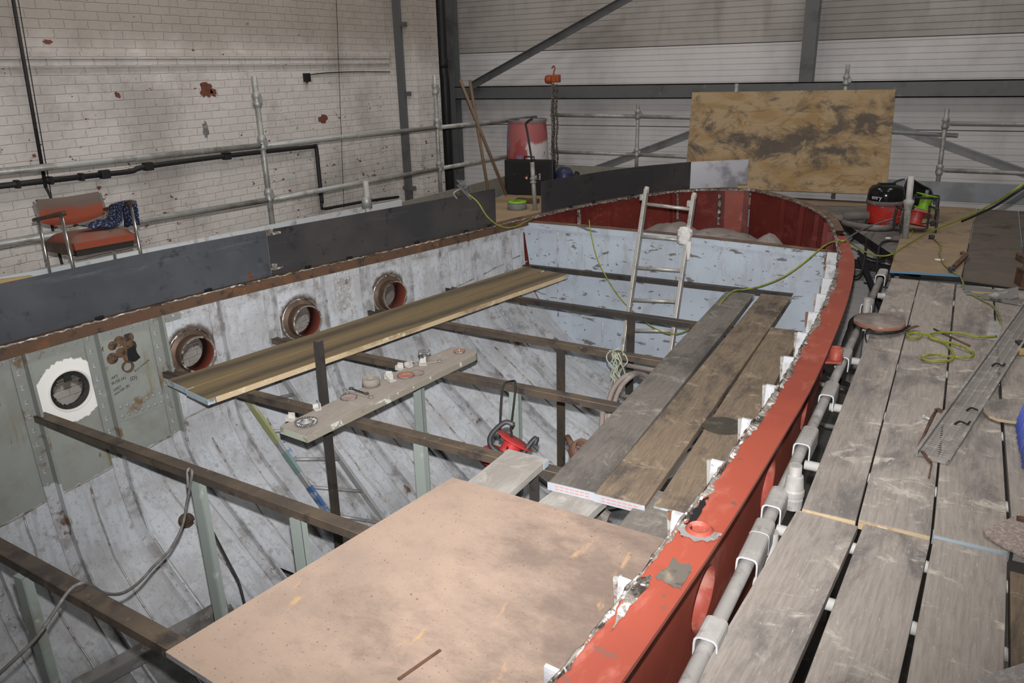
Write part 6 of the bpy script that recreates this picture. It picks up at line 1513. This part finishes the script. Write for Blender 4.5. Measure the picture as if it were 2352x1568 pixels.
# upright angle iron
b = MB(); x0, y0 = RY(726, 785, 2.95).x, 2.95; zt_ = RY(726, 785, 2.95).z; zb_ = flo(x0-.02, y0)+.01
b.bar((x0-.03, y0, zb_), (x0, y0, zt_), .036, .006, (0, -1, 0)); b.bar((x0-.03+.016, y0+.018, zb_), (x0+.016, y0+.018, zt_), .006, .036, (0, -1, 0)); tag(b.build('angle_iron', M['angle_dark'], None, (x0, y0, zb_)), 'tall dark angle iron standing upright behind the tool plank', 'angle iron')
# ================================================================= yellow-green cables
M['yg'] = dirty('yellow_green_cable', (.23, .255, .04), [((.15, .175, .03), 30, .5, .6)], .5)
M['yg_dull'] = dirty('dusty_yellow_cable', (.22, .225, .06), [((.15, .15, .06), 20, .5, .6)], .6)
b = MB()
P = [RX(2420, 375, .55), RY(2352, 421, 5.6), RY(2280, 468, 5.9), RY(2200, 506, 6.3), RY(2130, 535, 6.7), RY(2075, 568, 7.0), RY(2045, 585, 7.1), RY(2015, 587, 7.0), RY(1985, 577, 6.9), RY(1958, 560, 6.75), RZ(1938, 553, .318), RY(1915, 555, 6.45), RY(1890, 567, 6.2), RY(1850, 600, 5.95), RY(1800, 635, 5.9), RY(1750, 656, 5.95), RY(1710, 665, 6.0), RZ(1685, 668, ZB+.05), RY(1660, 690, 5.75), RY(1645, 710, 5.6)]
b.tube(smooth_path(P, 8), .0066, 8); tag(b.build('cable', M['yg']), 'long yellow-green cable slung from the right over the bow rim to the planks', 'cable')
b = MB(); P = [p+Vector((.03, .02, -.05)) for p in P[:9]]; P = [RX(2420, 388, .55), RY(2352, 430, 5.65), RY(2280, 476, 6.0), RY(2210, 508, 6.45)]; b.tube(smooth_path(P, 6), .009, 8); tag(b.build('cable', M['rubber']), 'black cable running just under the long yellow cable', 'cable')
b = MB(); P = [RZ(1355, 517, .27)+Vector((0, -.1, 0)), RY(1358, 540, 6.28), RY(1372, 595, 6.2), RY(1395, 640, 6.15), RY(1425, 685, 6.1), RY(1455, 715, 6.05), RY(1490, 745, 5.9), RY(1530, 765, 5.8), RY(1560, 765, 5.75), RY(1590, 752, 5.7), RY(1615, 735, 5.6)]
P[0] = RY(1353, 505, 6.43); b.tube(smooth_path(P, 7), .0055, 8); tag(b.build('cable', M['yg']), 'yellow-green cable hanging in a curve down the bulkhead behind the ladder', 'cable')
b = MB(); P = [RX(1076, 446, -3.6), RX(1098, 465, -3.52), RX(1118, 496, -3.45), RX(1142, 516, -3.40), RX(1165, 523, -3.38), RX(1188, 519, -3.38), RX(1205, 510, -3.42), RX(1222, 502, -3.45)]
b.tube(smooth_path(P, 6), .006, 8); tag(b.build('cable', M['yg']), 'yellow-green earth cable drooping from the clamp on the steel plate', 'cable')
q = RX(1066, 440, -3.62); t = thing('earth_clamp', 'steel earth clamp gripping the top of the bulwark plate', 'clamp', q)
b = MB(); b.bar(q+Vector((-.03, -.05, .06)), q+Vector((.03, .05, -.07)), .025, .02); b.bar(q+Vector((-.03, .04, .07)), q+Vector((.03, .03, -.06)), .02, .015); b.tube([q+Vector((-.02, -.02, .02)), q+Vector((.01, .06, .03))], .012, 8); b.build('clamp_jaw', M['steel_grey'], t)
b = MB(); 
for k in range(6): b.tube([q+Vector((0, 0, .02)), q+Vector((-.05+.015*k, -.03, .10))], .003, 5)
b.tube(smooth_path([q+Vector((-.02, -.08, -.05)), q+Vector((-.04, -.10, .0)), q+Vector((0, -.05, .03))], 4), .008, 6); b.build('copper_tails', M['steel_mid'], t)
# coil on the boards
b = MB(); z = .012
P = [(2288, 772), (2250, 774), (2210, 766), (2180, 763), (2150, 764), (2135, 770), (2145, 779), (2180, 786), (2215, 798), (2232, 808), (2236, 814), (2225, 820), (2190, 819), (2150, 815), (2125, 816), (2118, 820), (2125, 826), (2150, 830), (2180, 828), (2190, 820), (2188, 810), (2175, 792), (2150, 778), (2120, 766), (2100, 764), (2084, 768), (2092, 775), (2110, 775), (2117, 768)]
b.tube(smooth_path([RZ(x, y, z+.004*(i % 3)) for i, (x, y) in enumerate(P)], 6), .0072, 8); b.tube(smooth_path([RZ(2068, 745, .02), RZ(2082, 752, .012), RZ(2092, 760, .012)], 4), .006, 6)
tag(b.build('cable', M['yg']), 'yellow-green cable in loose loops on the right deck boards', 'cable')
b = MB(); b.tube(smooth_path([RZ(2145, 548, .04), RZ(2158, 560, .04), RZ(2160, 570, .04), RZ(2158, 583, .04), RZ(2168, 606, .04), RZ(2190, 625, .04), RZ(2206, 636, .03), RZ(2222, 668, .01), RZ(2262, 692, .01), RZ(2282, 704, .012), RZ(2292, 722, .012), RZ(2300, 745, .012)], 6), .006, 6); tag(b.build('cable', M['yg_dull']), 'dusty yellow cable trailing across the far plywood sheets', 'cable')
b = MB(); b.tube(smooth_path([RZ(2082, 562, .02), RZ(2092, 542, .03), RZ(2098, 525, .05)], 5), .006, 6); b.tube(smooth_path([RZ(2050, 600, -.05), RY(2052, 590, 7.1), RY(2060, 575, 7.05)], 5), .006, 6); tag(b.build('cable', M['yg']), 'short yellow-green cable tail by the red reel', 'cable')
# black cables hanging below the deck panel
b = MB()
for P in ([RZ(2070, 555, .02), RZ(2040, 553, .02), RZ(2022, 562, .02), RY(2015, 600, 7.6), RY(2014, 650, 7.6), RY(2008, 690, 7.5)], [RY(1990, 545, 7.9), RY(1986, 590, 7.9), RY(1978, 625, 7.8), RY(1965, 635, 7.7), RY(1955, 628, 7.6)], [RY(1970, 575, 8.0), RY(1990, 590, 8.0), RY(2015, 596, 7.8), RY(2045, 588, 7.6)]): b.tube(smooth_path(P, 6), .010, 8)
tag(b.build('cable', M['rubber']), 'black cables dangling below the dusty deck panel by the bow', 'cable')
b = MB(); b.tube(smooth_path([RZ(1940, 552, .31), RZ(1975, 530, .15), RZ(2010, 515, .06), RZ(2050, 502, .10), RZ(2070, 498, .14)], 6), .008, 8); tag(b.build('cable', M['cable_grey']), 'grey cable running from the rim to the cable reels', 'cable')
b = MB(); q = RY(2038, 436, 9.0); b.tube(smooth_path([q+Vector((0, 0, -.0)), RY(2052, 420, 9.1), RY(2066, 413, 9.2), RY(2078, 411, 9.3)], 5), .006, 6); tag(b.build('cable', M['rubber']), 'thin black cable from the vacuum cleaner to the seat shell', 'cable')
# ================================================================= light: flash on the camera, dim roof lights
def lamp(name, typ, loc, energy, color=(1, 1, 1), **kw):
    l = bpy.data.lights.new(name, typ); l.energy = energy; l.color = color
    for k, v in kw.items(): setattr(l, k, v)
    o = bpy.data.objects.new(name, l); COL.objects.link(o); o.location = loc; return o
def aim(o, d): o.rotation_euler = Vector(d).to_track_quat('-Z', 'Y').to_euler()
fl = lamp('camera_flash', 'SPOT', CPOS+CU*.11-CR*.004+_fw*.02, FLASH, (1.0, .97, .95), spot_size=math.radians(104), spot_blend=1.0, shadow_soft_size=.016)
aim(fl, _fw+CU*.22-CR*.03)
for k, (x, y) in enumerate(((-4.5, 3.5), (-4.5, 8.0), (1.0, 3.5), (1.0, 8.0))):
    o = lamp('roof_light', 'AREA', (x, y, 6.5), ROOF, (1.0, .95, .88), shape='RECTANGLE', size=1.2, size_y=2.6)
wd_ = bpy.data.worlds.new('hall_world'); SC.world = wd_; wd_.use_nodes = True
bg = wd_.node_tree.nodes['Background']; bg.inputs[0].default_value = (.95, .93, .90, 1); bg.inputs[1].default_value = WORLD
SC.cycles.use_denoising = True; SC.cycles.max_bounces = 6; SC.cycles.diffuse_bounces = 3; SC.cycles.glossy_bounces = 3; SC.cycles.transmission_bounces = 2
SC.cycles.caustics_reflective = False; SC.cycles.caustics_refractive = False; SC.cycles.sample_clamp_indirect = 6.0
